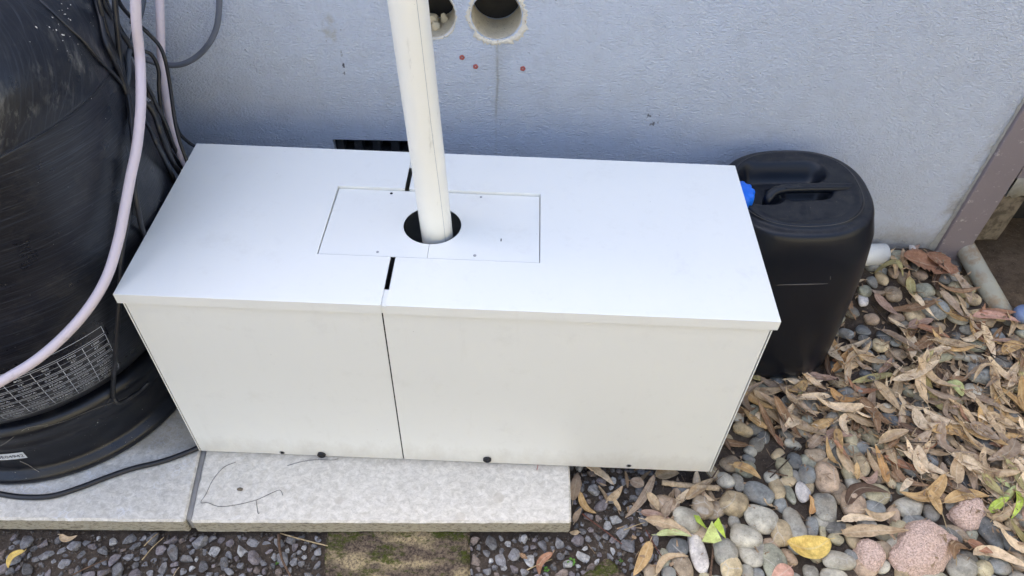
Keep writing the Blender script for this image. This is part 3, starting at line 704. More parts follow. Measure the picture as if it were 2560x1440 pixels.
disc('screw', (.378, .116, PZ+.0029), .0022, MAT['screw'], cab, h=.0006); disc('screw', (.535, .269, PZ-.0006), .0021, MAT['screw'], cab, h=.0007)
disc('screw', (.534, .117, PZ+.0029), .0026, MAT['screw'], cab, h=.0007, dome=.0004)
b = bmesh.new(); bm_box(b, .5738, .5755, .1545, .1605, PZ+.0016, PZ+.0024); from_bm('slot', b, MAT['dark_in'], cab)
# body
BX0, BX1, BY, BYB = .0052, .9948, .0050, .3815
b = bmesh.new(); bm_box(b, BX0+.0030, .3990, BY, BY+.0012, .0012, ZT-.002, .0004, 1); fp = from_bm('front_panel', b, MAT['white'], cab)
b = bmesh.new(); bm_box(b, .4011, BX1-.0030, BY, BY+.0012, .0012, ZT-.002, .0004, 1); from_bm('front_panel', b, MAT['white'], cab)
for x in (BX0-.001, BX1-.0012):
    b = bmesh.new(); bm_box(b, x, x+.0022, BY+.0002, BYB, .0002, ZT-.002, .0003, 1); from_bm('side_panel', b, MAT['white'], cab)
b = bmesh.new(); bm_box(b, BX0+.0015, BX1-.0015, BYB-.002, BYB-.0008, .0002, ZT-.002); from_bm('back_panel', b, MAT['white'], cab)
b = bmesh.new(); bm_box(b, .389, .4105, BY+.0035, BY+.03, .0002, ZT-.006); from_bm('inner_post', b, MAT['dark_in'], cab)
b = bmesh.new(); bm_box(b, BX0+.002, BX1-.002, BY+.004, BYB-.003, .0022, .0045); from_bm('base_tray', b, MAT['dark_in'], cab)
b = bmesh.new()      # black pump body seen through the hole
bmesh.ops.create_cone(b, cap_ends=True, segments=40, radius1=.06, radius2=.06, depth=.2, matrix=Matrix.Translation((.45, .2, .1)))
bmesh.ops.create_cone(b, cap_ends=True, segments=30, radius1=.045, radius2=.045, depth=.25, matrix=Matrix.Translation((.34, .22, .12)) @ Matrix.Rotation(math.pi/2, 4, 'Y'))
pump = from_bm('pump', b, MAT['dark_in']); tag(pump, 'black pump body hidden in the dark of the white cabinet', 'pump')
for i, (px, py, c) in enumerate(((705, 1132, 0), (804, 1136, 1), (1218, 1148, 1), (1572, 1165, 0))):
    d = ray(px, py); t_ = (BY-.001-CAM[1])/d[1]; P = CAM+t_*d
    if c: disc('rubber_cap', (P[0], BY-.0004, P[2]), .0079, MAT['rubber'], cab, 'Y', .0035, 28, .0015)
    else: disc('screw_hole', (P[0], BY-.0003, P[2]), .0052, MAT['screw'], cab, 'Y', .0006, 20, -.0004); disc('screw_hole', (P[0]+.0004, BY-.001, P[2]+.0006), .0034, MAT['dark_in'], cab, 'Y', .0004, 16, 0)

# ---------------------------------------------------------------- white riser pipe
PB = np.array([.4672, .18, .419]); PT = np.array([.4468, .18, .835]); ax = (PT-PB)/np.linalg.norm(PT-PB); PR = .0262
pts = [PB-ax*.22+ax*i*.05 for i in range(60)]
riser = mtube('pvc_pipe', pts, PR, MAT['pipe'], seg=64)
tag(riser, 'scuffed white pvc pipe rising out of the round hole in the cabinet', 'pipe')
# faint printed line down the pipe
side = np.cross(ax, [0, -1, 0]); fr = np.array([0, -1, 0])-ax*(ax@np.array([0, -1.0, 0])); fr /= np.linalg.norm(fr); side = np.cross(fr, ax); side /= np.linalg.norm(side)
V = []; F = []
for i in range(200):
    p = PB+ax*(i*.006-.02); a = .62+.035*math.sin(i*.045+1)+.02*math.sin(i*.11); w = .00028/PR
    sgn = 1 if side[0] > 0 else -1
    for aa in (a-w, a+w):
        V.append(p+(PR+.0003)*(math.cos(aa)*fr+sgn*math.sin(aa)*side))
for i in range(199): F.append((2*i, 2*i+1, 2*i+3, 2*i+2))
mk('printed_line', V, F, MAT['line'], riser)

# ---------------------------------------------------------------- black filter tank
TC = (-.33, .193)
tank = empty('filter_tank', (TC[0], TC[1], 0)); tag(tank, 'large black fibreglass filter tank on a round black stand', 'tank')
def fine(prof, n=8):
    return [tuple(p) for p in catmull([np.array(p) for p in prof], n)]
PROF_S = [(.258,.002),(.272,.001),(.278,.006),(.277,.016),(.270,.024),(.262,.034),(.2635,.060),(.2645,.09),(.268,.104),(.268,.12),(.272,.138),(.271,.15),(.262,.160),(.245,.162)]
PROF_B = [(.20,.15),(.24,.158),(.262,.175),(.284,.203),(.300,.235),(.312,.28),(.320,.33),(.325,.40),(.3275,.5),(.3285,.6),(.3275,.66),(.3265,.690)]
PROF_D = [(.3255,.688),(.3285,.692),(.3285,.70),(.3265,.722),(.318,.752),(.298,.785),(.262,.815),(.21,.838),(.15,.85),(.09,.855)]
lathe('stand', fine(PROF_S, 4), MAT['base'], tank, 160, a0=0)
lathe('tank_body', fine(PROF_B, 5), MAT['tank'], tank, 160)
lathe('tank_shoulder', fine(PROF_D, 5), MAT['dome'], tank, 160)
lathe('neck', [(.09,.853),(.095,.858),(.095,.88),(.10,.885),(.10,.90),(.07,.91),(.02,.915)], MAT['base'], tank, 64)
PALL = PROF_S+[(.262,.175)]+PROF_B[3:]+PROF_D[2:]
def tr(z):
    zs = [p[1] for p in PALL]; rs = [p[0] for p in PALL]
    order = np.argsort(zs); return float(np.interp(z, np.array(zs)[order], np.array(rs)[order]))
def tank_front(px, py, gap):
    d = ray(px, py); best = None; t = .6; bt = None
    while t < 1.8:
        P = CAM+t*d
        if P[2] < .0: break
        q = math.hypot(P[0]-TC[0], P[1]-TC[1])-(tr(P[2])+gap)
        if best is None or q < best: best = q; bt = t
        if q <= 0: return t
        t += .002
    return bt
def on_tank(a, z, gap=0):      # angle a around the tank axis (local coordinates)
    r = tr(z)+gap; return (r*math.cos(a), r*math.sin(a), z)
def tank_az(px, py):
    P = CAM+tank_front(px, py, 0)*ray(px, py); return math.atan2(P[1]-TC[1], P[0]-TC[0]), P[2]
# table label wrapped on the lower body
aR_t, zt = tank_az(243, 800); aR_b, zb = tank_az(288, 897); aL, _ = tank_az(-40, 1000)
ZL1, ZL0 = .352, .226
AR = (aR_t+aR_b)/2; LEN = 1.25; AL = AR-LEN
def wrap(V, u0=0): return V
def lab_surface(name, a0, a1, z0, z1, gap, mat, par, na=90, nz=10):
    V = []; F = []
    for j in range(nz+1):
        for i in range(na+1): V.append(on_tank(a0+(a1-a0)*i/na, z0+(z1-z0)*j/nz, gap))
    for j in range(nz):
        for i in range(na): a = j*(na+1)+i; F.append((a, a+1, a+na+2, a+na+1))
    return mk(name, V, F, mat, par)
lb = lab_surface('rating_label', AL-.02, AR+.018, ZL0-.006, ZL1+.008, .0006, MAT['labelblack'], tank)
PV = []; PF = []
def seg_line(a0, z0, a1, z1, w=.0008, gap=.0013):
    n = max(2, int(abs(a1-a0)/.02)+2); b = len(PV)
    for i in range(n+1):
        t_ = i/n; a = a0+(a1-a0)*t_; z = z0+(z1-z0)*t_
        if abs(a1-a0) > abs(z1-z0): PV.extend([on_tank(a, z-w/2, gap), on_tank(a, z+w/2, gap)])
        else: PV.extend([on_tank(a-w/2/.31, z, gap), on_tank(a+w/2/.31, z, gap)])
    for i in range(n): k = b+2*i; PF.append((k, k+2, k+3, k+1))
_tc = {}
def text_mesh(s):
    if s in _tc: return _tc[s]
    cu = bpy.data.curves.new('t', 'FONT'); cu.body = s; cu.size = 1; cu.align_x = 'CENTER'; cu.align_y = 'CENTER'; cu.resolution_u = 2
    ob = bpy.data.objects.new('t', cu); COL.objects.link(ob); dg = bpy.context.evaluated_depsgraph_get(); dg.update()
    me = bpy.data.meshes.new_from_object(ob.evaluated_get(dg)); V = [tuple(v.co) for v in me.vertices]; F = [tuple(p.vertices) for p in me.polygons]
    bpy.data.objects.remove(ob); bpy.data.curves.remove(cu); bpy.data.meshes.remove(me); _tc[s] = (V, F); return V, F
def put_text(s, ac, zc, size, VV, FF, gap=.0013, wx=1.15, rot=0):
    V, F = text_mesh(s); b = len(VV)
    for (x, y, z) in V:
        x *= wx*size; y *= size; x, y = x*math.cos(rot)-y*math.sin(rot), x*math.sin(rot)+y*math.cos(rot)
        VV.append(on_tank(ac+x/.30, zc+y, gap))
    for f in F: FF.append(tuple(b+i for i in f))
cols = 9; cw = LEN/ (cols+1.2); rows = [ZL1, ZL1-.020, ZL1-.024, ZL1-.037, ZL1-.049, ZL1-.053, ZL1-.068, ZL1-.072, ZL1-.084, ZL1-.0865, ZL1-.098, ZL1-.107, ZL1-.1095, ZL1-.119, ZL0]
def band(za, zb_):
    seg_line(AL, za, AR, za); seg_line(AL, zb_, AR, zb_); seg_line(AR, zb_, AR, za)
band(ZL1, ZL1-.016); put_text('(HIGH RATE) SAND   FILTER', AR-.72, ZL1-.0085, .0105, PV, PF)
data = [(['1200','1050','900','800','700','650','600','500','450'], .0065), (['47"','42"','36"','32"','28"','25"','24"','20"','18"'], .0065),
        (['1.13m²','0.87m²','0.63m²','0.50m²','0.38m²','0.38m²','0.28m²','0.20m²','0.16m²'], .0065), (['56m³/h','43m³/h','37m³/h','24m³/h','21m³/h','18m³/h','14m³/h','10m³/h','8m³/h'], .0065),
        (['35.5PSI']*9, .0062), (['2.5Kg/cm²']*9, .0055), (['0.4-0.8mm']*9, .0055), (['850KG','650KG','410KG','330KG','200KG','200KG','150KG','100KG','75KG'], .0062)]
zz = ZL1-.020; hts = [.0125, .0115, .0128, .0128, .0135, .011, .0128, .0125]; gaps = [0, .0035, .0035, .0035, 0, .0035, 0, 0]
for (row, size), h, gp in zip(data, hts, gaps):
    z1_ = zz; z0_ = zz-h; seg_line(AL, z1_, AR, z1_); seg_line(AL, z0_, AR, z0_); seg_line(AR, z0_, AR, z1_)
    for k, s in enumerate(row):
        seg_line(AR-cw*(k+1), z0_, AR-cw*(k+1), z1_)
        put_text(s, AR-cw*(k+.5), (z0_+z1_)/2, size, PV, PF, wx=1.05)
    zz = z0_-gp
pr = mk('label_print', PV, PF, MAT['print'], lb, False)
# serial sticker on the stand
aS, zS = tank_az(62, 1133); sv = []; sf = []
aS1 = aS; zc = tank_az(30, 1140)[1]
st = lab_surface('serial_sticker', aS1-.40, aS1, zc-.010, zc+.010, .0010, MAT['sticker'], tank, 24, 4)
put_text('030E04942', aS1-.115, zc, .0125, sv, sf, gap=.0018, wx=1.15); mk('serial_print', sv, sf, MAT['ink'], st, False)
# pale flecks and cobwebs on the tank
V = []; F = []
def fleck(px, py, s, tall=1.0):
    a, z = tank_az(px, py); b = len(V); n = random.randint(5, 7)
    for k in range(n):
        an = 2*math.pi*k/n; rr = s*random.uniform(.5, 1.2); V.append(on_tank(a+rr*math.cos(an)/.31, z+rr*math.sin(an)*tall, .0012))
    b2 = len(V); c = on_tank(a, z, .0012+s*.6); V.append(c)
    for k in range(n): F.append((b+k, b+(k+1) % n, b2))
for (x, y, s) in ((173,12,1.6),(160,35,1.8),(172,50,2.6),(168,47,1.8),(136,75,2.2),(150,86,3.2),(154,87,2.6),(152,101,1.8),(127,43,1.5),(141,60,1.2),(118,67,1.5),(86,67,2.2),(150,9,1.2),(57,14,1.2),(217,21,1.2),(192,110,1.1),(171,91,1.4),(166,21,1),(158,36,1.2),(243,1054,2.6),(354,1022,1.3),(230,65,.8),(226,246,1),(260,296,.9)):
    fleck(x, y, s*.00075)
random.seed(11)
for _ in range(70): fleck(random.uniform(-20, 420), random.uniform(1040, 1200), random.uniform(.0002, .0006))
for _ in range(26): fleck(random.gauss(150, 50), random.gauss(60, 40), random.uniform(.0003, .0008))
mk('pale_fleck', V, F, MAT['fleck'], tank, False)['kind'] = 'stuff'
for pts in (([(50,1153),(70,1162),(85,1172),(98,1180)], .0006), ([(-5,1118),(20,1103),(50,1080),(75,1068),(120,1062)], .0004), ([(110,1068),(170,1050),(230,1025),(300,1000),(350,975)], .0003)):
    P = [Vector(tuple(CAM+(tank_front(x, y, .003))*ray(x, y)))-Vector(tank.location) for x, y in pts[0]]
    mtube('cobweb', P, pts[1], MAT['web'], tank, seg=4, smooth_n=5)

# ---------------------------------------------------------------- cables and hoses
def cable(name, pts, r, mat, label, cat, group=None, T=None, gap=None, seg=10, parent=None):
    P = []
    for p in pts:
        if len(p) == 3 and p[2] is not None: P.append(ut(p[0], p[1], p[2]))
        else: P.append(ut(p[0], p[1], tank_front(p[0], p[1], gap)))
    o = mtube(name, P, r, mat, None, seg, None, 6)
    me = o.data; c = sum((v.co for v in me.vertices), Vector())/len(me.vertices); me.transform(Matrix.Translation(-c)); o.location = c
    return tag(o, label, cat, group)
cable('hose', [(336,-90,1.03),(338,-40,1.05),(341,60,1.08),(350,150,1.11),(352,260,1.10),(343,360,1.10),(327,440,1.10),(312,520,1.10),(296,600,1.10),(268,690,1.095),(225,765,1.09),(165,835,1.085),(90,900,1.075),(0,955,1.06),(-90,1003,1.05)], .0074, MAT['hose'], 'pinkish white hose curving down in front of the black tank', 'hose', seg=18)
cable('hose', [(397,-90,1.24),(398,-30,1.26),(401,60,1.28),(403,140,1.30),(409,200,1.31),(418,260,1.32),(430,320,1.335),(450,380,1.345),(472,425,1.35),(490,470,1.37)], .0072, MAT['hose'], 'straighter pinkish hose against the wall behind the black cables', 'hose', seg=16)
cable('conduit', [(550,-90,1.24),(549,-30,1.28),(547,30,1.31),(541,70,1.33),(525,105,1.345),(500,135,1.365),(470,155,1.375),(440,163,1.38),(410,161,1.38),(375,152,1.36),(340,138,1.33),(300,120,1.30)], .0053, MAT['conduit'], 'grey conduit looping across the blue lit wall left of the pipe', 'conduit', seg=14)
G = 'black cables hanging between tank and wall'
CB = [
 ([(280,-60,1.10),(297,3,1.15),(327,43,1.20),(353,67,1.23),(380,93,1.25),(400,117,1.26),(413,150,1.27),(423,200,1.29),(430,250,1.30),(437,300,1.31),(447,345,1.32),(458,378,1.33),(470,410,1.34),(485,450,1.35)], .0033, 'cable', 'black cable running over the rear hose down to the cabinet corner'),
 ([(262,-40,1.10),(268,12,1.12),(290,50,1.16),(312,90,1.20),(335,113,1.23),(357,126,1.25),(375,134,1.26),(389,153,1.27),(397,180,1.28),(397,215,1.29),(400,252,1.30),(406,292,1.315),(416,330,1.33),(430,370,1.345)], .0033, 'cable', 'black cable bowing right beyond the front hose before dropping straight'),
 ([(236,-50),(241,0),(251,40),(262,97),(276,133),(292,167),(304,195),(318,235)], .0040, 'cable', 'thick leftmost black cable bending down the tank shoulder'),
 ([(286,-50,1.06),(287,0,1.07),(293,67,1.09),(299,133,1.11),(307,187,1.12),(314,227,1.13),(322,270,1.13),(330,320,1.13),(335,370,1.13),(336,430,1.135),(338,480,1.135),(346,530,1.15),(357,577,1.19),(385,640,1.26),(430,700,1.36)], .0042, 'cable', 'long black cable ending at the left edge of the cabinet lid'),
 ([(251,-40,1.08),(257,0,1.10),(270,30,1.11),(290,65,1.13),(312,95,1.14),(333,130,1.16),(350,170,1.18),(365,210,1.20),(378,235,1.22),(396,272,1.24),(410,300,1.26),(424,335,1.28),(440,378,1.34),(485,440,1.46)], .0036, 'cable', 'black cable crossing diagonally behind the front hose near its top'),
 ([(362,-50,1.20),(359,0,1.19),(350,43,1.18),(336,80,1.17),(329,110,1.16),(321,140,1.15),(321,187,1.14),(314,220,1.13),(309,250,1.13),(302,283,1.13),(302,323,1.13),(309,360,1.13),(318,393,1.14),(332,430,1.16),(336,480,1.16),(342,540,1.17)], .0042, 'greycable', 'greyish cable bulging left of the front hose at mid height'),
 ([(318,190,1.17),(330,222,1.17),(345,243,1.18),(357,253,1.19),(373,266,1.20),(388,290,1.21),(401,330,1.22),(415,368,1.25),(432,405,1.30),(458,445,1.37),(500,500,1.48)], .0048, 'cable', 'thickest black cable beside the rear hose, printed with small letters'),
 ([(325,230,1.18),(338,258,1.18),(357,293,1.19),(376,323,1.195),(392,360,1.20),(412,400,1.25),(436,450,1.33),(462,500,1.42),(500,560,1.5)], .0038, 'cable', 'black cable hugging the tank, lowest of the bundle above the lid'),
 ([(80,-30),(100,0),(133,30),(167,63),(207,100),(247,147),(277,177),(303,207),(322,240)], .0026, 'cable', 'thin black cable lying diagonally across the tank shoulder'),
 ([(437,300,1.33),(444,322,1.345),(452,338,1.355),(468,353,1.37),(484,364,1.38),(510,376,1.38)], .0031, 'cable', 'short black cable turning right behind the rear corner of the lid'),
 ([(347,200,1.20),(352,180,1.20),(366,222,1.215),(380,262,1.23),(396,300,1.25),(412,345,1.27),(434,390,1.34),(480,450,1.46)], .0036, 'cable', 'black cable between the two hoses following the tank outline'),
 ([(330,60,1.13),(336,20,1.12),(347,-20,1.12),(352,-60,1.12)], .0036, 'cable', 'short black cable leaving the frame just behind the front hose'),
 ([(240,-60,1.05),(247,0,1.06),(262,60,1.08),(282,120,1.10),(300,170,1.11),(315,215,1.12),(325,262,1.125),(330,320,1.13)], .0036, 'cable', 'black cable second from the left at the top of the bundle'),
 ([(325,400),(322,500),(320,547),(311,590),(304,637),(301,690),(298,757),(295,797),(290,863),(287,913),(283,960),(284,990),(293,1006),(308,1004),(330,990),(352,975),(372,955)], .0040, 'cable', 'black cable hanging low on the tank and looping beside the cabinet'),
]
cab_objs = []
for pts, r, mname, lab in CB:
    gp = r+.010 if 'looping beside' in lab else r+.001
    cab_objs.append(cable('cable', pts, r, MAT[mname], lab, 'cable', G, gap=gp))
o = mtube('cable', [uz(x, y, .0056) for x, y in ((-90,1215),(0,1235),(60,1243),(130,1240),(200,1219),(260,1196),(330,1172),(400,1155),(450,1138),(495,1119),(530,1095))], .0052, MAT['cable'], None, 14, None, 6)
tag(o, 'black cable lying across the concrete slab in front of the tank', 'cable')
# small print on two cables
def cable_text(s, px, py, t_, ang, size, par):
    V, F = text_mesh(s); R3 = CM; out = []
    for (x, y, z) in V:
        x, y = x*size, y*size*.8; X_ = x*math.cos(ang)-y*math.sin(ang); Y_ = x*math.sin(ang)+y*math.cos(ang)
        out.append(CAM+t_*ray(px, py)+R3 @ np.array([X_, Y_, 0])-np.array(par.location))
    mk('cable_print', out, F, MAT['print'], par, False)
cable_text('H07', 367, 247, 1.188, -.72, .008, cab_objs[6]); 

# ---------------------------------------------------------------- black jerrycan with blue cap
JC = (1.174, .408); jerry = empty('jerrycan', (JC[0], JC[1], -.045)); jerry.rotation_euler = (0, -.080, 0); JRT = np.array(Matrix.Rotation(-.080, 3, 'Y')).T; tag(jerry, 'black plastic jerrycan with moulded handle and blue cap beside the wall', 'jerrycan')
def sup(a, hx, hy, n=3.0):
    c, s = math.cos(a), math.sin(a); r = ((abs(c)/hx)**n+(abs(s)/hy)**n)**(-1/n); return r*c, r*s
def loft(name, secs, mat, par, n=3.0, seg=120, capb=True, capt=False):
    V = []; F = []
    for s in secs:
        (hx, hy, z), nn = s[:3], (s[3] if len(s) > 3 else n)
        for k in range(seg):
            x, y = sup(2*math.pi*k/seg, hx, hy, nn); V.append((x, y, z))
    for i in range(len(secs)-1):
        for k in range(seg): F.append((i*seg+k, i*seg+(k+1) % seg, (i+1)*seg+(k+1) % seg, (i+1)*seg+k))
    if capb: F.append(tuple(range(seg))[::-1])
    if capt: F.append(tuple((len(secs)-1)*seg+k for k in range(seg)))
    return mk(name, V, F, mat, par)
JZ = .378+.045
DZJ = .028
secs = [(.122,.122,.0,3),(.131,.131,.002,3),(.137,.137,.010,3),(.1395,.1395,.03,3.1),(.1415,.1415,.09,3.2),(.1430,.1430,.18,3.2),(.1435,.1435,.27,3.1),(.143,.143,.32,3.0),(.1405,.1405,.352,2.9),(.137,.137,.374,2.8),(.1345,.1345,.386,2.7),(.1315,.1315,.3935,2.65),(.1275,.1275,.3975,2.6),(.122,.122,.3985,2.6),(.1155,.1155,.3995,2.55),(.1135,.1135,.4012,2.5),(.1115,.1115,.4055,2.5),(.1095,.1095,.4070,2.5)]
secs = [tuple([a_*1.05, b_*1.02, (z_ if z_ < .2 else z_+DZJ), 2.45 if z_ > .36 else 2.8 if z_ > .31 else 3.1]) for a_, b_, z_, *r_ in secs]
body = loft('can_body', secs, MAT['can'], jerry)
# seam line ring
def ringtube(name, h, z, n, r, mat, par):
    P = [np.array([*sup(2*math.pi*k/120, h*1.05, h*1.02, 2.45), z]) for k in range(121)]; return mtube(name, P, r, mat, par, seg=6)
MAT['seam'] = m_plain('dusty_seam', (.10,.095,.09), .8)
ringtube('mould_seam', .1125, .4052+DZJ, 2.5, .0005, MAT['seam'], body)
# moulded top deck: dished, with grip wells either side of the handle
V = []; F = []; nr = 46; ns = 144
def well(x, y):
    # rear well (behind handle), front well; smooth rectangles
    def rr(x, y, cx, cy, hx, hy, rad):
        qx, qy = abs(x-cx)-(hx-rad), abs(y-cy)-(hy-rad); return math.hypot(max(qx, 0), max(qy, 0))+min(max(qx, qy), 0)-rad
    d1 = rr(x, y, -.016, .050, .085, .034, .033); d2 = rr(x, y, .014, -.006, .052, .030, .029); d3 = rr(x, y, -.066, .014, .04, .06, .03)
    d = min(d1, d2, d3); return -.036*sm((-d+.004)/.030)
for j in range(nr+1):
    f = j/nr
    for k in range(ns):
        x, y = sup(2*math.pi*k/ns, .1095*1.05, .1095*1.02, 2.45); x *= f; y *= f
        dish = -.004*sm((1-f)/.16)
        V.append((x, y, .4070+DZJ+dish+well(x, y)))
for j in range(nr):
    for k in range(ns): F.append((j*ns+k, (j+1)*ns+k, (j+1)*ns+(k+1) % ns, j*ns+(k+1) % ns))
mk('top_deck', V, F, MAT['can'], jerry)
# handle bar
hp = []
for (px, py, z) in ((2135,470,.376),(2100,470,.380),(2060,470,.3815),(2000,471,.382),(1960,473,.381),(1932,482,.378),(1920,499,.368),(1917,516,.350),(1916,530,.330)):
    P = uz(px, py, z+.009); hp.append(JRT @ (P-np.array(jerry.location)))
V, F, U = tube(catmull(hp, 6), .0095, 16)
hb = mk('handle', V, F, MAT['can'], jerry, True, U)
mtube('handle_rib', [p+np.array([0, -.006, .0068]) for p in hp[:5]], .0013, MAT['can'], hb, seg=6, smooth_n=5)
# embossed panel line on the front
zf = .13
P1 = [ (x, y) for x, y in ((1890,712),(1935,712),(2000,711),(2060,709),(2072,707),(2075,700),(2076,690))]
V = []
for (px, py) in P1:
    d = ray(px, py); best = None
    t_ = 1.2
    while t_ < 2.2:
        P = JRT @ (CAM+t_*d-np.array(jerry.location)); zl = P[2]
        hz = np.interp(zl, [s[2] for s in secs], [s[1] for s in secs])
        if (abs(P[0])/hz)**2.6+(abs(P[1])/hz)**2.6 <= 1: break
        t_ += .001
    V.append(P-JRT @ d*.0012)
mtube('embossed_line', V, .0011, MAT['seam'], body, seg=8, smooth_n=5)
# blue screw cap with ribs
P = uz(1841, 490, .386); cl = JRT @ (P-np.array(jerry.location))
bm = bmesh.new(); n = 12*8; V = []; F = []
profc = [(.026,-.016),(.029,-.014),(.030,.0),(.030,.010),(.028,.014),(.020,.0155),(.004,.0155)]
for i, (r, z) in enumerate(profc):
    for k in range(n):
        a = 2*math.pi*k/n; ridge = .0032*sm(.5+1.6*math.cos(12*a)) if 0 < i < 5 else 0; V.append((cl[0]+(r+ridge)*math.cos(a), cl[1]+(r+ridge)*math.sin(a), cl[2]+z))
for i in range(len(profc)-1):
    for k in range(n): F.append((i*n+k, i*n+(k+1) % n, (i+1)*n+(k+1) % n, (i+1)*n+k))
F.append(tuple((len(profc)-1)*n+k for k in range(n))); mk('cap', V, F, MAT['cap'], jerry)
lathe('cap_neck', [(.024, cl[2]-.06), (.024, cl[2]-.012)], MAT['can'], jerry, 40, (cl[0], cl[1]))

# ---------------------------------------------------------------- bricks at the bottom edge
def brick(name, poly, z0, z1, label, amp=.002):
    bm = bmesh.new(); vs = [bm.verts.new((x, y, z1)) for x, y in poly]; f = bm.faces.new(vs); r = bmesh.ops.extrude_face_region(bm, geom=[f])
    for v in r['geom']:
        if isinstance(v, bmesh.types.BMVert): v.co.z = z0
    bmesh.ops.recalc_face_normals(bm, faces=bm.faces); bmesh.ops.bevel(bm, geom=list(bm.edges), offset=.004, segments=2, affect='EDGES')
    for _ in range(7):
        es = [e for e in bm.edges if e.calc_length() > .008]
        if not es or len(bm.verts) > 16000: break
        bmesh.ops.subdivide_edges(bm, edges=es, cuts=1); bmesh.ops.triangulate(bm, faces=[f for f in bm.faces if len(f.verts) > 4])
    for v in bm.verts: v.co += Vector((mnoise.noise(v.co*80), mnoise.noise(v.co*80+Vector((4,4,4))), 1.3*mnoise.noise(v.co*120)))*amp
    return tag(from_bm(name, bm, MAT['moss'], smooth=True), label, 'brick')
p = [uz(803,1440,-.044), uz(1172,1440,-.044), uz(1168,1330,-.044), uz(808,1330,-.044)]
ex = p[0]+(p[0]-p[3])*.9; ey = p[1]+(p[1]-p[2])*.9
brick('brick', [(ex[0], ex[1]), (ey[0], ey[1]), (p[2][0]+.001, p[2][1]+.05), (p[3][0], p[3][1]+.05)], -.10, -.044, 'wide moss covered brick paver sunk in gravel below the slab')
q = [uz(1522,1390,-.042), uz(1578,1450,-.042), uz(1500,1500,-.042), uz(1440,1448,-.042)]
brick('brick', [tuple(v[:2]) for v in q][::-1], -.09, -.042, 'corner of a yellowish weathered brick near the slab, among pebbles')

# ================================================================ LOOSE STONES
HX0, HY0, HRES = -.5, -.4, .003; HNX, HNY = int(2.6/HRES), int(1.15/HRES)
gx = HX0+np.arange(HNX)*HRES; gy = HY0+np.arange(HNY)*HRES
sx_ = np.clip((gx-1.15)/.4, 0, 1); sx_ = sx_*sx_*(3-2*sx_); sy_ = np.clip((gy-.15)/.42, 0, 1); sy_ = sy_*sy_*(3-2*sy_)
HM = -.056+.125*sy_[:, None]*sx_[None, :]
_a = np.clip((gx-1.60)/.09, 0, 1); _b = np.clip((gy-.44)/.12, 0, 1); HM = HM-.05*(_b*_b*(3-2*_b))[:, None]*(_a*_a*(3-2*_a))[None, :]
def stamp(x, y, z, a, b, c, ang):
    R_ = max(a, b); i0 = max(0, int((x-R_-HX0)/HRES)); i1 = min(HNX, int((x+R_-HX0)/HRES)+2); j0 = max(0, int((y-R_-HY0)/HRES)); j1 = min(HNY, int((y+R_-HY0)/HRES)+2)
    if i0 >= i1 or j0 >= j1: return
    X_, Y_ = np.meshgrid(gx[i0:i1]-x, gy[j0:j1]-y); ca, sa = math.cos(ang), math.sin(ang)
    u = (X_*ca+Y_*sa)/a; v = (-X_*sa+Y_*ca)/b; q = 1-u*u-v*v; m_ = q > 0
    top = np.where(m_, z+c*np.sqrt(np.maximum(q, 0)), -9); HM[j0:j1, i0:i1] = np.maximum(HM[j0:j1, i0:i1], top)
def hat(x, y, r=0):
    i = int((x-HX0)/HRES); j = int((y-HY0)/HRES); k = int(r/HRES)
    if not (0 <= i < HNX and 0 <= j < HNY): return ground(x, y)
    return float(HM[max(0, j-k):j+k+1, max(0, i-k):i+k+1].max())
PMESH = [pebble_mesh('pebble', i+1, MAT['pebble']) for i in range(14)]
GMESH = [chunk_mesh('gravel_stone', i+1, MAT['gravel'], k=11+i % 5*2, jag=.35, flat=.85) for i in range(14)]
# colour words -> albedo
PC = {'grey': (.235,.235,.225), 'light grey': (.34,.335,.31), 'tan': (.33,.275,.195), 'bluish grey': (.185,.20,.215), 'brownish': (.24,.20,.16), 'olive': (.29,.27,.20),
      'pinkish': (.34,.265,.21), 'white': (.66,.63,.60), 'dark grey': (.13,.132,.132), 'greenish grey': (.24,.25,.215), 'cream': (.44,.38,.27), 'dark blue grey': (.10,.11,.125)}
PC = {k_: (v_[0]*1.45, v_[1]*1.41, v_[2]*1.28) if k_ != 'white' else v_ for k_, v_ in PC.items()}
LAND = []      # (name, px, py) landmarks for wording
def rel(px, py, marks):
    d = [(math.hypot(px-m_[1], py-m_[2]), m_) for m_ in marks]; dist, m_ = min(d, key=lambda q: q[0]); dx, dy = px-m_[1], py-m_[2]
    ang = math.degrees(math.atan2(-dy, dx)) % 360
    w = ['right of', 'up right from', 'above', 'up left from', 'left of', 'down left from', 'below', 'down right from'][int(((ang+22.5) % 360)//45)]
    return w, m_[0], dist
ORD = ['nearest', 'second nearest', 'third nearest', 'fourth nearest', 'fifth nearest', 'sixth nearest', 'seventh nearest', 'eighth nearest', 'ninth nearest', 'tenth nearest', 'eleventh nearest', 'twelfth nearest', 'thirteenth nearest', 'fourteenth nearest']
pending = {}
def auto_label(o, words, px, py, marks, noun):
    w, nm, dist = rel(px, py, marks); key = (words+' '+noun+' '+w+' the '+nm); pending.setdefault(key, []).append((dist, o, noun))
def flush_labels():
    for key, lst in pending.items():
        lst.sort(key=lambda q: q[0])
        for i, (d, o, noun) in enumerate(lst):
            o['label'] = key if len(lst) == 1 else key+', '+(ORD[i] if i < len(ORD) else '%dth nearest' % (i+1))
def in_frame(px, py, mg=20): return -mg < px < 2560+mg and -mg < py < 1440+mg
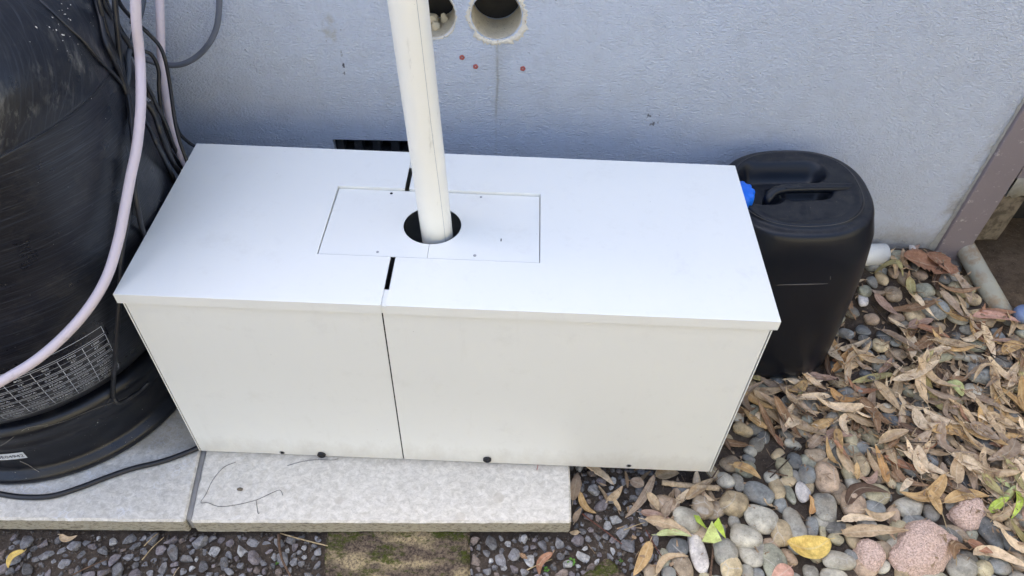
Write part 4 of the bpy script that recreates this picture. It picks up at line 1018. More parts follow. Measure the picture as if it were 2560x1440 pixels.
def place_stone(kind, mesh, x, y, a, b, c, ang, colr, sink, tilt=.2, name=None):
    z = ground(x, y)+c*sink; o = bpy.data.objects.new(name or kind, mesh); COL.objects.link(o)
    o.location = (x, y, z); o.scale = (a, b, c); o.rotation_euler = (random.uniform(-tilt, tilt), random.uniform(-tilt, tilt), ang); o.color = (*colr, 1)
    stamp(x, y, z, a*1.0, b*1.0, c, ang); return o
# hand placed river pebbles: px, py, semi a, semi b, image angle, colour, words
HP = [(1715,1298,38,27,15,'light grey',''),(1756,1268,29,25,20,'brownish','smooth'),(1834,1258,37,31,15,'tan','broad'),(1897,1233,37,26,25,'bluish grey','smooth'),(1903,1295,44,33,30,'light grey','large'),
(1864,1342,42,27,10,'light grey','speckled'),(1813,1379,32,30,0,'grey','round'),(1747,1381,23,45,-12,'white','long'),(1664,1394,16,23,0,'greenish grey','small oval'),(1707,1410,24,36,-28,'brownish','long'),
(1829,1416,28,30,10,'cream','lumpy'),(1873,1387,33,22,35,'light grey','blotchy'),(1938,1405,32,40,0,'greenish grey','egg shaped'),(1955,1332,29,30,0,'tan','round'),(1989,1311,25,39,-10,'grey','upright'),
(2010,1228,20,21,0,'white','small round'),(2063,1267,31,33,0,'grey','rounded'),(1815,1199,24,18,10,'light grey',''),(1848,1201,15,22,-10,'grey','small'),(1953,1260,17,17,0,'bluish grey','small round'),
(1975,1229,14,25,-15,'greenish grey','narrow'),(1944,1219,20,28,-10,'tan','oval'),(1870,1428,17,19,0,'grey','small'),(1910,1377,21,18,0,'grey','flecked'),(2030,1428,19,18,0,'grey','round'),
(1899,1432,15,15,0,'bluish grey','small'),(2032,1315,17,26,10,'bluish grey','angular'),(2061,1326,9,19,5,'olive','narrow upright'),(2088,1315,22,16,20,'dark grey',''),(1627,1430,18,22,-15,'brownish','dark flecked'),
(1674,1430,20,14,0,'bluish grey','flat'),(2117,988,25,24,0,'bluish grey','round'),(2017,1007,30,20,20,'bluish grey','flat'),(1953,1030,20,25,0,'dark grey','oval'),(2115,1037,20,20,0,'olive','half buried'),
(2158,1055,20,13,-10,'tan','small oval'),(2205,1103,62,23,38,'olive','longest'),(2238,1147,24,15,20,'light grey','flat'),(2083,1102,21,26,0,'light grey','oval'),(2130,1093,22,21,0,'olive','round'),
(2030,1102,11,17,0,'grey','small upright'),(2054,1110,12,15,0,'light grey','small'),(2040,1137,29,18,-3,'brownish','oval'),(2103,1137,25,25,0,'dark grey','veined round'),(2135,1123,17,17,0,'greenish grey','round'),
(2157,1158,23,28,0,'tan','beige'),(2128,1178,23,23,0,'olive','stained round'),(2067,1193,32,35,0,'pinkish','broad'),(2073,1161,18,18,0,'light grey','wedge shaped'),(2020,1186,24,22,0,'bluish grey','rounded'),
(1987,1150,20,19,0,'dark blue grey','striped'),(1963,1167,20,27,-20,'olive','oval'),(2100,1228,23,28,0,'brownish','oval'),(2228,1193,17,22,0,'cream','speckled'),(2133,1260,32,30,0,'pinkish','chunky'),
(2187,1233,35,25,15,'olive','broad'),(2187,1273,33,20,-5,'bluish grey','banded'),(2273,1267,36,24,-28,'light grey','wedge shaped'),(2297,1310,34,22,15,'bluish grey','smooth oval'),(2370,1342,32,24,30,'dark grey','large'),
(2400,1330,30,13,30,'brownish','flat'),(2473,1322,28,47,-15,'dark blue grey','large upright'),(2097,1399,44,20,5,'light grey','long'),(2217,1329,37,16,5,'olive','long'),(2093,1343,19,14,30,'olive','small oval'),
(2100,1316,22,15,0,'dark grey','small'),(2412,1388,32,17,15,'dark grey','flat'),(2406,1420,40,27,5,'grey','large'),(2460,1422,26,22,0,'olive','rounded'),(2502,1413,27,20,10,'bluish grey','rounded'),
(2087,1436,38,17,5,'light grey','large flat'),(2330,1280,20,20,10,'dark grey','angular'),(2227,1237,8,10,0,'bluish grey','tiny round'),(2257,1217,16,14,0,'greenish grey','small'),(2203,1372,30,20,0,'brownish','dark'),
(2160,1117,20,15,0,'bluish grey','partly covered'),(2240,643,25,23,0,'greenish grey','broad'),(2287,617,13,9,0,'white','tiny'),(2240,678,15,14,0,'pinkish','small'),(2265,694,18,17,0,'brownish','small'),
(2235,733,21,19,0,'brownish','round'),(2313,723,24,20,-10,'greenish grey','rounded'),(2403,723,34,20,-5,'olive','white striped'),(2380,752,22,20,15,'tan','round'),(2333,771,34,27,25,'bluish grey','large angular'),
(2333,740,14,10,0,'tan','small'),(2287,783,24,20,15,'tan','half hidden'),(2395,790,27,15,20,'grey','flat'),(2213,837,21,18,0,'dark blue grey','rounded'),(2203,862,22,17,-15,'cream','striped'),
(2243,850,18,12,0,'bluish grey','small'),(2452,930,36,26,15,'bluish grey','large angular'),(2183,700,13,17,0,'bluish grey','small'),(2160,745,13,18,10,'white','small'),(2413,782,20,15,0,'brownish','small'),
(2450,780,22,12,5,'cream','flat'),(2433,893,32,12,5,'light grey','flat'),(2433,745,22,15,0,'tan','half buried'),(2167,853,20,19,0,'dark grey','shiny'),(2172,878,14,11,0,'bluish grey','small'),(2133,892,20,13,0,'grey','small'),
(2500,784,20,15,10,'tan','smooth'),(2528,800,17,12,0,'dark grey','flat'),(2468,800,22,15,-10,'brownish','smooth'),(2370,1000,18,13,10,'bluish grey','half covered'),(2490,1185,16,12,0,'dark blue grey','small'),(2537,1035,18,14,0,'dark grey','small'),(2250,1000,16,12,0,'bluish grey','half covered'),(2345,1040,20,12,10,'greenish grey','flat')]
HP_G = [ug(h[0], h[1], .012) for h in HP]
pebbles = []
PM = [('long white pebble', 1747, 1381), ('large pink granite rock', 2300, 1382), ('bean shaped leaf', 2014, 1373), ('blue speckled jerrycan foot', 2040, 900), ('longest olive pebble', 2205, 1103),
      ('small round white pebble', 2010, 1228), ('cabinet corner', 1777, 1180), ('corner post foot', 2360, 650), ('drain pipe end', 2500, 770), ('upright dark pebble', 2473, 1322), ('angular grey pebble', 2452, 930)]
PM = [(a.replace('blue speckled jerrycan foot', 'jerrycan base'), b, c) for a, b, c in PM]
def clear_of_props(x, y, r):
    if -.05 < x < .7222+r and y > -.115-r*.3+.043*(x-.72): return False
    if abs(x-JC[0]) < .128+r*.5 and abs(y-JC[1]) < .128+r*.5: return False
    if y > WY+TH*x-.004-r*.5: return (x > 1.71)
    return True
# filler pebbles first, lower and half buried
def in_pebble(px, py):
    xl = np.interp(py, [560, 930, 1000, 1180, 1200, 1260, 1330, 1440, 1500], [2150, 1850, 1830, 1780, 1730, 1650, 1625, 1600, 1590]); return px > xl
taken = [(P[0], P[1], max(h[2], h[3])/1250) for h, P in zip(HP, HP_G)]
fill = []; tries = 0
while len(fill) < 195 and tries < 14000:
    tries += 1; x = random.uniform(.9, 1.86); y = random.uniform(-.21, .60); px, py = pix((x, y, ground(x, y)+.01))
    if not in_frame(px, py) or not in_pebble(px, py) or (px > 2430 and py < 800): continue
    r = random.uniform(.012, .023)
    if not clear_of_props(x, y, r): continue
    if any(math.hypot(x-a, y-b) < r*.62+c*.62 for a, b, c in taken) or any(math.hypot(x-a, y-b) < (r+c)*.74 for a, b, c in fill): continue
    fill.append((x, y, r))
names = ['grey','light grey','tan','bluish grey','brownish','olive','pinkish','dark grey','greenish grey','grey','tan','bluish grey','dark blue grey']
for (x, y, r) in fill:
    cn = random.choice(names); k = random.uniform(.85, 1.15); o = place_stone('pebble', random.choice(PMESH), x, y, r*random.uniform(1, 1.35), r*random.uniform(.75, 1), r*.62, random.uniform(0, 6.28), tuple(c*k for c in PC[cn]), .25)
    px, py = pix(o.location); o['category'] = 'pebble'; o['group'] = 'river pebbles beside the cabinet'
    auto_label(o, ('small ' if r < .0155 else 'half buried ')+cn, px, py, PM, 'pebble')
for h, P in zip(HP, HP_G):
    s = ray(h[0], h[1]); t_ = np.linalg.norm(P-CAM)/np.linalg.norm(s)
    mpp = t_/FPX; a, b = h[2]*mpp, h[3]*mpp; ang = -math.radians(h[4])-0.04
    # vertical foreshortening of ground-plane extent
    fore = .80; sa, ca = abs(math.sin(ang)), abs(math.cos(ang)); a2 = a*math.sqrt(ca*ca+(sa/fore)**2); b2 = b*math.sqrt(sa*sa+(ca/fore)**2)
    c = min(a2, b2)*random.uniform(.56, .68); k = random.uniform(.92, 1.1)
    o = place_stone('pebble', random.choice(PMESH), P[0], P[1], a2*.96, b2*.94, c, ang, tuple(q*k for q in PC[h[5]]), .62, .12)
    o['category'] = 'pebble'; o['group'] = 'river pebbles beside the cabinet'
    auto_label(o, (h[6]+' ' if h[6] else '')+h[5], h[0], h[1], [m_ for m_ in PM if math.hypot(m_[1]-h[0], m_[2]-h[1]) > 6], 'pebble')
# pink granite rocks
def hull_rock(poly, hts, label, seed):
    base = [ug(x, y, 0) for x, y in poly]; c = np.mean(base, axis=0); bm = bmesh.new()
    for q, h in zip(base, hts):
        d = q-c
        for f, z in ((.9, -.012), (1.04, .008), (.80, h)): bm.verts.new(tuple(np.array([d[0]*f, d[1]*f, z])))
    bm.verts.new((0, 0, max(hts)*1.04))
    bmesh.ops.convex_hull(bm, input=bm.verts); bmesh.ops.delete(bm, geom=[v for v in bm.verts if not v.link_faces], context='VERTS')
    bmesh.ops.bevel(bm, geom=list(bm.edges), offset=.003, segments=2, affect='EDGES'); bmesh.ops.triangulate(bm, faces=bm.faces)
    for _ in range(5):
        es = [e for e in bm.edges if e.calc_length() > .005]
        if not es or len(bm.verts) > 7000: break
        bmesh.ops.subdivide_edges(bm, edges=es, cuts=1); bmesh.ops.triangulate(bm, faces=[f for f in bm.faces if len(f.verts) > 3])
    for v in bm.verts:
        v.co += v.co.normalized()*(.0022*mnoise.noise(v.co*120+Vector((seed,0,0)))+.0030*mnoise.noise(v.co*38+Vector((0,seed,0))))
    o = from_bm('granite_rock', bm, MAT['granite'], smooth=True); o.location = c; o.color = (.74,.56,.47,1)
    stamp(c[0], c[1], c[2], np.ptp([b_[0] for b_ in base])*.46, np.ptp([b_[1] for b_ in base])*.46, max(hts), 0); return tag(o, label, 'rock')
hull_rock([(2212,1395),(2256,1316),(2292,1312),(2395,1362),(2392,1395),(2335,1448),(2245,1440)], [.03,.045,.048,.030,.022,.030,.034], 'largest pink granite rock with flat speckled faces among the pebbles', 1)
hull_rock([(2362,1292),(2385,1262),(2438,1256),(2462,1290),(2432,1338),(2398,1326)], [.03,.034,.034,.028,.022,.026], 'blocky pink granite rock beside the upright dark pebble', 2)
hull_rock([(2130,1372),(2150,1352),(2186,1362),(2208,1400),(2196,1435),(2170,1442),(2146,1418)], [.026,.028,.028,.028,.024,.022,.026], 'rounded pink granite stone left of the largest pink rock', 3)
# speckled lava-like: crushed gravel
GM = [('slab corner', 1428, 1310), ('slab joint', 465, 1330), ('mossy brick left end', 803, 1385), ('mossy brick right end', 1172, 1385), ('curled yellow leaf', 40, 1395), ('yellowish brick', 1520, 1400), ('green clover', 1428, 1410), ('pale broken stick', 1740, 1218)]
HG = [(1190+240/5.12*1,1330,20,12,0)]
grav = []; tries = 0
def in_gravel(px, py):
    if py > 1328 and px < 1650: return not (800 < px < 1176) and not (abs(px-1515)+abs(py-1445) < 62)
    return 1418 < px < 1640 and py > 1165 and px < np.interp(py, [1165, 1200, 1260, 1330], [1760, 1680, 1600, 1620])
while len(grav) < 292 and tries < 40000:
    tries += 1; x = random.uniform(-.30, .95); y = random.uniform(-.225, .04); px, py = pix((x, y, -.048))
    if not in_frame(px, py, 12) or not in_gravel(px, py): continue
    if 600 < px < 800 and random.random() < .2: continue
    r = random.choice((.007, .009, .011, .013, .0145, .016, .018)); 
    if y > -.112+.043*(x-.72)-r*.4 and x < .7222+r: continue
    if any(math.hypot(x-a, y-b) < (r+c)*.76 for a, b, c, d, e in grav): continue
    grav.append((x, y, r, px, py))
GCN = {'blue-grey': (.155,.152,.152), 'dark grey': (.10,.097,.095), 'pale grey': (.28,.275,.26), 'purplish grey': (.155,.136,.135), 'brown': (.15,.12,.10)}
for (x, y, r, px, py) in grav:
    cn = random.choices(list(GCN), (5, 4, 2, 3, 1))[0]; k = random.uniform(.8, 1.25)
    o = place_stone('gravel_stone', random.choice(GMESH), x, y, r*random.uniform(.95, 1.45), r*random.uniform(.75, 1.05), r*random.uniform(.6, .9), random.uniform(0, 6.28), tuple(c*k*1.3 for c in GCN[cn]), .38, .5)
    o['category'] = 'gravel stone'; o['group'] = 'crushed gravel stones round the slab'
    auto_label(o, ('small ' if r < .009 else 'angular ' if r < .012 else 'large ')+cn, px, py, GM, 'gravel stone')

# grit: uncountable chips, one object
def merged(name, items, mat, kind='stuff', smooth=False):
    V = []; F = []
    for me_v, me_f, mt_ in items:
        b = len(V); V += [tuple(mt_ @ v) for v in me_v]; F += [tuple(b+i for i in f) for f in me_f]
    o = mk(name, V, F, mat, None, smooth); o['kind'] = kind; return o
def mdata(me): return [v.co.copy() for v in me.vertices], [tuple(p.vertices) for p in me.polygons]
GD = [mdata(chunk_mesh('c', 70+i, None or MAT['gravel'], k=10, sub=0)) for i in range(5)]
items = []
random.seed(5)
for _ in range(5200):
    x = random.uniform(-.35, 1.05); y = random.uniform(-.24, .04); px, py = pix((x, y, -.05))
    if not (in_gravel(px, py) or (in_pebble(px, py) and random.random() < .3)) : continue
    if x < .7222 and y > -.115: continue
    s = random.choice((.001, .0014, .002, .003, .004)); v, f = random.choice(GD)
    items.append((v, f, Matrix.Translation((x, y, ground(x, y)+s*.4+.002)) @ Matrix.Rotation(random.uniform(0, 6), 4, 'Z') @ Matrix.Diagonal((s*1.2, s, s, 1))))
g_ = merged('grit', items, MAT['gravel']); g_.color = (.10,.085,.07,1); g_['category'] = 'grit'; g_['label'] = 'fine stone grit and soil crumbs between the gravel stones'
# loose gravel and pebbles continuing outside the picture
items = []
for _ in range(2600):
    x = random.uniform(-1.2, 1.7); y = random.uniform(-.9, -.245); s = random.choice((.007, .01, .013)); v, f = random.choice(GD)
    items.append((v, f, Matrix.Translation((x, y, ground(x, y)+s*.4)) @ Matrix.Rotation(random.uniform(0, 6), 4, 'Z') @ Matrix.Diagonal((s*1.2, s, s*.8, 1))))
g_ = merged('gravel_bed', items, MAT['gravel']); g_.color = (.12,.125,.14,1); g_['category'] = 'gravel'; g_['label'] = 'grey crushed gravel spreading in front of the slabs'
PD = [mdata(pebble_mesh('c', 90+i, MAT['pebble'], 2)) for i in range(4)]; items = []
for _ in range(700):
    x = random.uniform(1.75, 2.7); y = random.uniform(-.9, .45)
    px, py = pix((x, y, -.04))
    if in_frame(px, py, 30): continue
    s = random.uniform(.014, .028); v, f = random.choice(PD)
    items.append((v, f, Matrix.Translation((x, y, ground(x, y)+s*.2)) @ Matrix.Rotation(random.uniform(0, 6), 4, 'Z') @ Matrix.Diagonal((s*1.2, s, s*.6, 1))))
g_ = merged('pebble_bed', items, MAT['pebble'], smooth=True); g_.color = (.26,.24,.21,1); g_['category'] = 'pebbles'; g_['label'] = 'river pebbles continuing to the right of the leaf litter'

# ================================================================ LEAVES
def blurH():
    k = 3; P = np.pad(HM, k, mode='edge'); out = np.zeros_like(HM); cnt = 0
    for dj in range(-k, k+1):
        for di in range(-k, k+1):
            w = math.exp(-(di*di+dj*dj)/8); out += w*P[k+dj:k+dj+HM.shape[0], k+di:k+di+HM.shape[1]]; cnt += w
    return out/cnt
HB = blurH()
def hb(x, y):
    fx = (x-HX0)/HRES; fy = (y-HY0)/HRES; i, j = int(fx), int(fy)
    if not (0 <= i < HNX-1 and 0 <= j < HNY-1): return ground(x, y)
    u, v = fx-i, fy-j; return float(HB[j, i]*(1-u)*(1-v)+HB[j, i+1]*u*(1-v)+HB[j+1, i]*(1-u)*v+HB[j+1, i+1]*u*v)
def bed():
    V = []; F = []; U = []; r = random.Random(77); n_ = 0
    while n_ < 620:
        x = r.uniform(.74, 1.9); y = r.uniform(-.19, .6); px, py = pix((x, y, ground(x, y)+.01))
        if not in_frame(px, py, 30) or r.random() > max(0, dens(px, py)*1.0-.12) or not clear_of_props(x, y, .015) or (x > 1.6 and y > .5): continue
        n_ += 1; L = r.uniform(.015, .05); w = L*r.uniform(.14, .28); an = r.uniform(0, 6.28); bd = r.uniform(-.2, .2); b = len(V); d = np.array([math.cos(an), math.sin(an)]); nn = np.array([-d[1], d[0]]); tw = r.uniform(-.6, .6); cu = r.uniform(.05, .5)
        zb = hb(x, y)-.001
        for i in range(8):
            t_ = i/7; wd = w*math.sin(math.pi*(.06+.9*t_))**.7/2; c = np.array([x, y])+d*L*(t_-.5)+nn*bd*L*math.sin(math.pi*t_)
            for sg in (-1, 0, 1):
                p = c+nn*wd*sg; V.append((p[0], p[1], max(hb(p[0], p[1])-.002, zb+cu*L*.3*(2*t_-1)**2+sg*wd*tw+abs(sg)*.001))); U.append((t_, .5+.5*sg))
        for i in range(7):
            for k in (0, 1): a = b+i*3+k; F.append((a, a+3, a+4, a+1))
    o = mk('leaf_litter', V, F, MAT['leaf'], None, True, U); o.color = (.34,.26,.18,1); tag(o, 'small overlapping dry leaves forming the bottom layer of the litter', 'leaf litter', kind='stuff')
LC = {'tan': (.36,.285,.20), 'pale beige': (.50,.42,.32), 'brown': (.19,.125,.08), 'greyish brown': (.255,.205,.165), 'mauve brown': (.28,.20,.17), 'reddish brown': (.25,.14,.095), 'yellow': (.52,.40,.13), 'golden brown': (.36,.255,.135),
      'green': (.30,.40,.08), 'olive': (.27,.25,.13), 'orange': (.40,.25,.12), 'pinkish': (.42,.26,.22), 'pale green': (.33,.38,.20), 'dark brown': (.09,.06,.045)}
def raise_map(pts, w, dz):
    for x, y, z in pts:
        i = int((x-HX0)/HRES); j = int((y-HY0)/HRES); k = max(1, int(w/HRES))
        if k < i < HNX-k-1 and k < j < HNY-k-1:
            s_ = HB[j-k:j+k+1, i-k:i+k+1]; np.maximum(s_, min(z+dz, s_.max()+.004), out=s_)
def leaf(A, B, w, bend, colr, curl=.3, cup=.25, lift=.004, shape='lance', name='leaf', seed=0, twist=0.0, edge=.0, petiole=True):
    """A stalk end, B tip (x,y); drapes over what lies below"""
    r = random.Random(seed); A = np.array(A[:2]); B = np.array(B[:2]); d = B-A; L = np.linalg.norm(d); d = d/L; n = np.array([-d[1], d[0]])
    nu, nv = 16, 6; V = []; F = []; U = []; ph = r.uniform(0, 6); pts = []
    # a stiff leaf only follows the ground loosely: low-order fit of support heights
    sup_t = [0, .25, .5, .75, 1]; sup_h = []
    for t_ in sup_t:
        c = A+d*L*t_+n*bend*L*math.sin(math.pi*t_); sup_h.append(max(hb(c[0]+n[0]*o_, c[1]+n[1]*o_) for o_ in (-w*.3, 0, w*.3)))
    co = np.polyfit(sup_t, sup_h, 2); res_ = max(h-np.polyval(co, t_) for t_, h in zip(sup_t, sup_h)); co[2] += max(0, res_)*.6
    for i in range(nu+1):
        t_ = i/nu; c = A+d*L*t_+n*bend*L*math.sin(math.pi*t_); dc = d+n*bend*math.pi*math.cos(math.pi*t_); dc /= np.linalg.norm(dc); nn_ = np.array([-dc[1], dc[0]])
        if shape == 'lance': wd = math.sin(math.pi*t_**.80)**.68*(1-.18*t_)
        elif shape == 'oval': wd = math.sin(math.pi*t_)**.6
        else: wd = max(.0, math.sin(math.pi*min(1, t_*1.15+.0)))**.5 if t_ < .87 else .35*(1-t_)/.13
        wd = max(.03, wd)*w; z0 = float(np.polyval(co, t_))
        for j in range(nv+1):
            s = (j/nv-.5); e = 1+edge*mnoise.noise(Vector((t_*9, (s > 0)*5+ph, seed)))
            if edge > .2 and abs(s) > .4: e += .06*((i % 2)*2-1)
            off = s*wd*e; tw = twist*(t_-.5)
            z = z0+lift+cup*abs(s)*2*wd*.5*(abs(s)*2)+curl*L*.10*((2*t_-1)**2)+off*tw+.0012*mnoise.noise(Vector((t_*6, s*4, seed)))
            p = c+nn_*off*(1-.25*abs(cup)*abs(s)*2)
            z = max(z, hb(p[0], p[1])+.0008 if j in (nv//2,) else z)
            V.append((p[0], p[1], z)); U.append((t_, j/nv))
        pts.append((c[0], c[1], z0+lift*.4))
    for i in range(nu):
        for j in range(nv): a = i*(nv+1)+j; F.append((a, a+nv+1, a+nv+2, a+1))
    if petiole:
        P = [np.array([*(A-d*L*.13*k-n*.01*L*k), V[nv//2][2]-.0006*k]) for k in (1, .5, 0)]; tv, tf, tu = tube(P, .0006, 5); b = len(V); V += tv; F += [tuple(b+i for i in f) for f in tf]; U += [(0, .5)]*len(tv)
    c = np.mean(np.array([v for v in V[:(nu+1)*(nv+1)]]), axis=0); c[2] = min(v[2] for v in V)
    V = [np.array(v)-c for v in V]; o = mk(name, V, F, MAT['leaf'], None, True, U); o.location = c; o.color = (*colr, 1)
    md = o.modifiers.new('t', 'SOLIDIFY'); md.thickness = .0004; md.offset = 0
    raise_map(pts, w*.32, .0010); return o
def leafpx(a, b, wpx, bend, cn, label, **k):
    A = ug(a[0], a[1], .015); B = ug(b[0], b[1], .015); mpp = np.linalg.norm(A-CAM)/np.linalg.norm(ray(*a))/FPX
    o = leaf(A, B, wpx*mpp*1.15, bend, tuple(min(.8, c*1.4) for c in LC[cn]), **k); return tag(o, label, 'leaf')
LM = PM + [('pale broken stick', 1740, 1218), ('spotted yellow leaf', 2300, 1215), ('cabinet bottom edge', 1600, 1175), ('white pipe stub', 2205, 635), ('frame edge', 2540, 1050)]
# loose random litter, dense to the right
def dens(px, py):
    if px < 1560 and py < 1170: return 0
    if 1425 < px < 1800 and 1165 < py < 1250: return .35
    if px > 2430 and py < 760: return 0
    if py < 600: return 0
    # main litter: to the right of a line
    xl = np.interp(py, [590, 700, 830, 900, 980, 1060, 1150, 1250, 1330, 1440], [2180, 2180, 2150, 2000, 1840, 1850, 2120, 2350, 2480, 2540])
    d = px-xl
    if d < -220: return .02 if (px > 1500 and py > 1180) else 0
    if d < 0: return .20
    k = 1.0
    if py < 830: k = .40
    return k*min(1, .35+d/150)
cand = []; tries = 0; random.seed(21)
while len(cand) < 268 and tries < 60000:
    tries += 1; x = random.uniform(.72, 1.88); y = random.uniform(-.19, .60); z = ground(x, y)+.015; px, py = pix((x, y, z))
    if not in_frame(px, py, 30) or random.random() > dens(px, py): continue
    if not clear_of_props(x, y, .02): continue
    if x < .76 and y > -.15: continue
    if math.hypot(px-2300, py-1384) < 85 or math.hypot(px-2412, py-1300) < 62 or math.hypot(px-2168, py-1397) < 55: continue
    if x > 1.60 and y > .50: continue
    cand.append((x, y, px, py))
bed()
lw = [('tan', 26), ('pale beige', 22), ('greyish brown', 16), ('mauve brown', 9), ('brown', 10), ('reddish brown', 4), ('golden brown', 6), ('olive', 4), ('dark brown', 5), ('pale green', 1.5), ('orange', 1.5)]
for i, (x, y, px, py) in enumerate(cand):
    cn = random.choices([a for a, b in lw], [b for a, b in lw])[0]; L = random.choice((.04, .05, .065, .08, .09, .10)); w = min(.027, L*random.uniform(.20, .36)); an = random.uniform(0, 2*math.pi)
    bend = random.uniform(-.12, .12) if random.random() < .85 else random.choice((-.28, .28)); k = random.uniform(.82, 1.18)
    hx, hy = math.cos(an)*L/2, math.sin(an)*L/2
    if y+abs(hy) > WY+TH*x-.006 and x < 1.7: hy = -abs(hy)*.2
    if not clear_of_props(x+hx, y+hy, .002) or not clear_of_props(x-hx, y-hy, .002): hx *= .3; hy *= .3
    curly = random.random() < .3
    o = leaf((x-hx, y-hy), (x+hx, y+hy), w, bend, tuple(c*k*1.45 for c in LC[cn]), curl=random.uniform(.2, 1.3) if not curly else 2.2, cup=random.uniform(-.5, .9), lift=random.uniform(.001, .006), seed=i, twist=random.uniform(-1.2, 1.2), edge=random.uniform(.05, .30), shape='oval' if random.random() < .22 else 'lance')
    o['category'] = 'leaf'; o['group'] = 'dry leaves lying right of the cabinet'
    if cn == 'green': cn = 'green'
    auto_label(o, (('short ' if L < .05 else 'long ' if L > .07 else ''))+cn+(' curled' if curly else ''), px, py, LM, 'leaf')
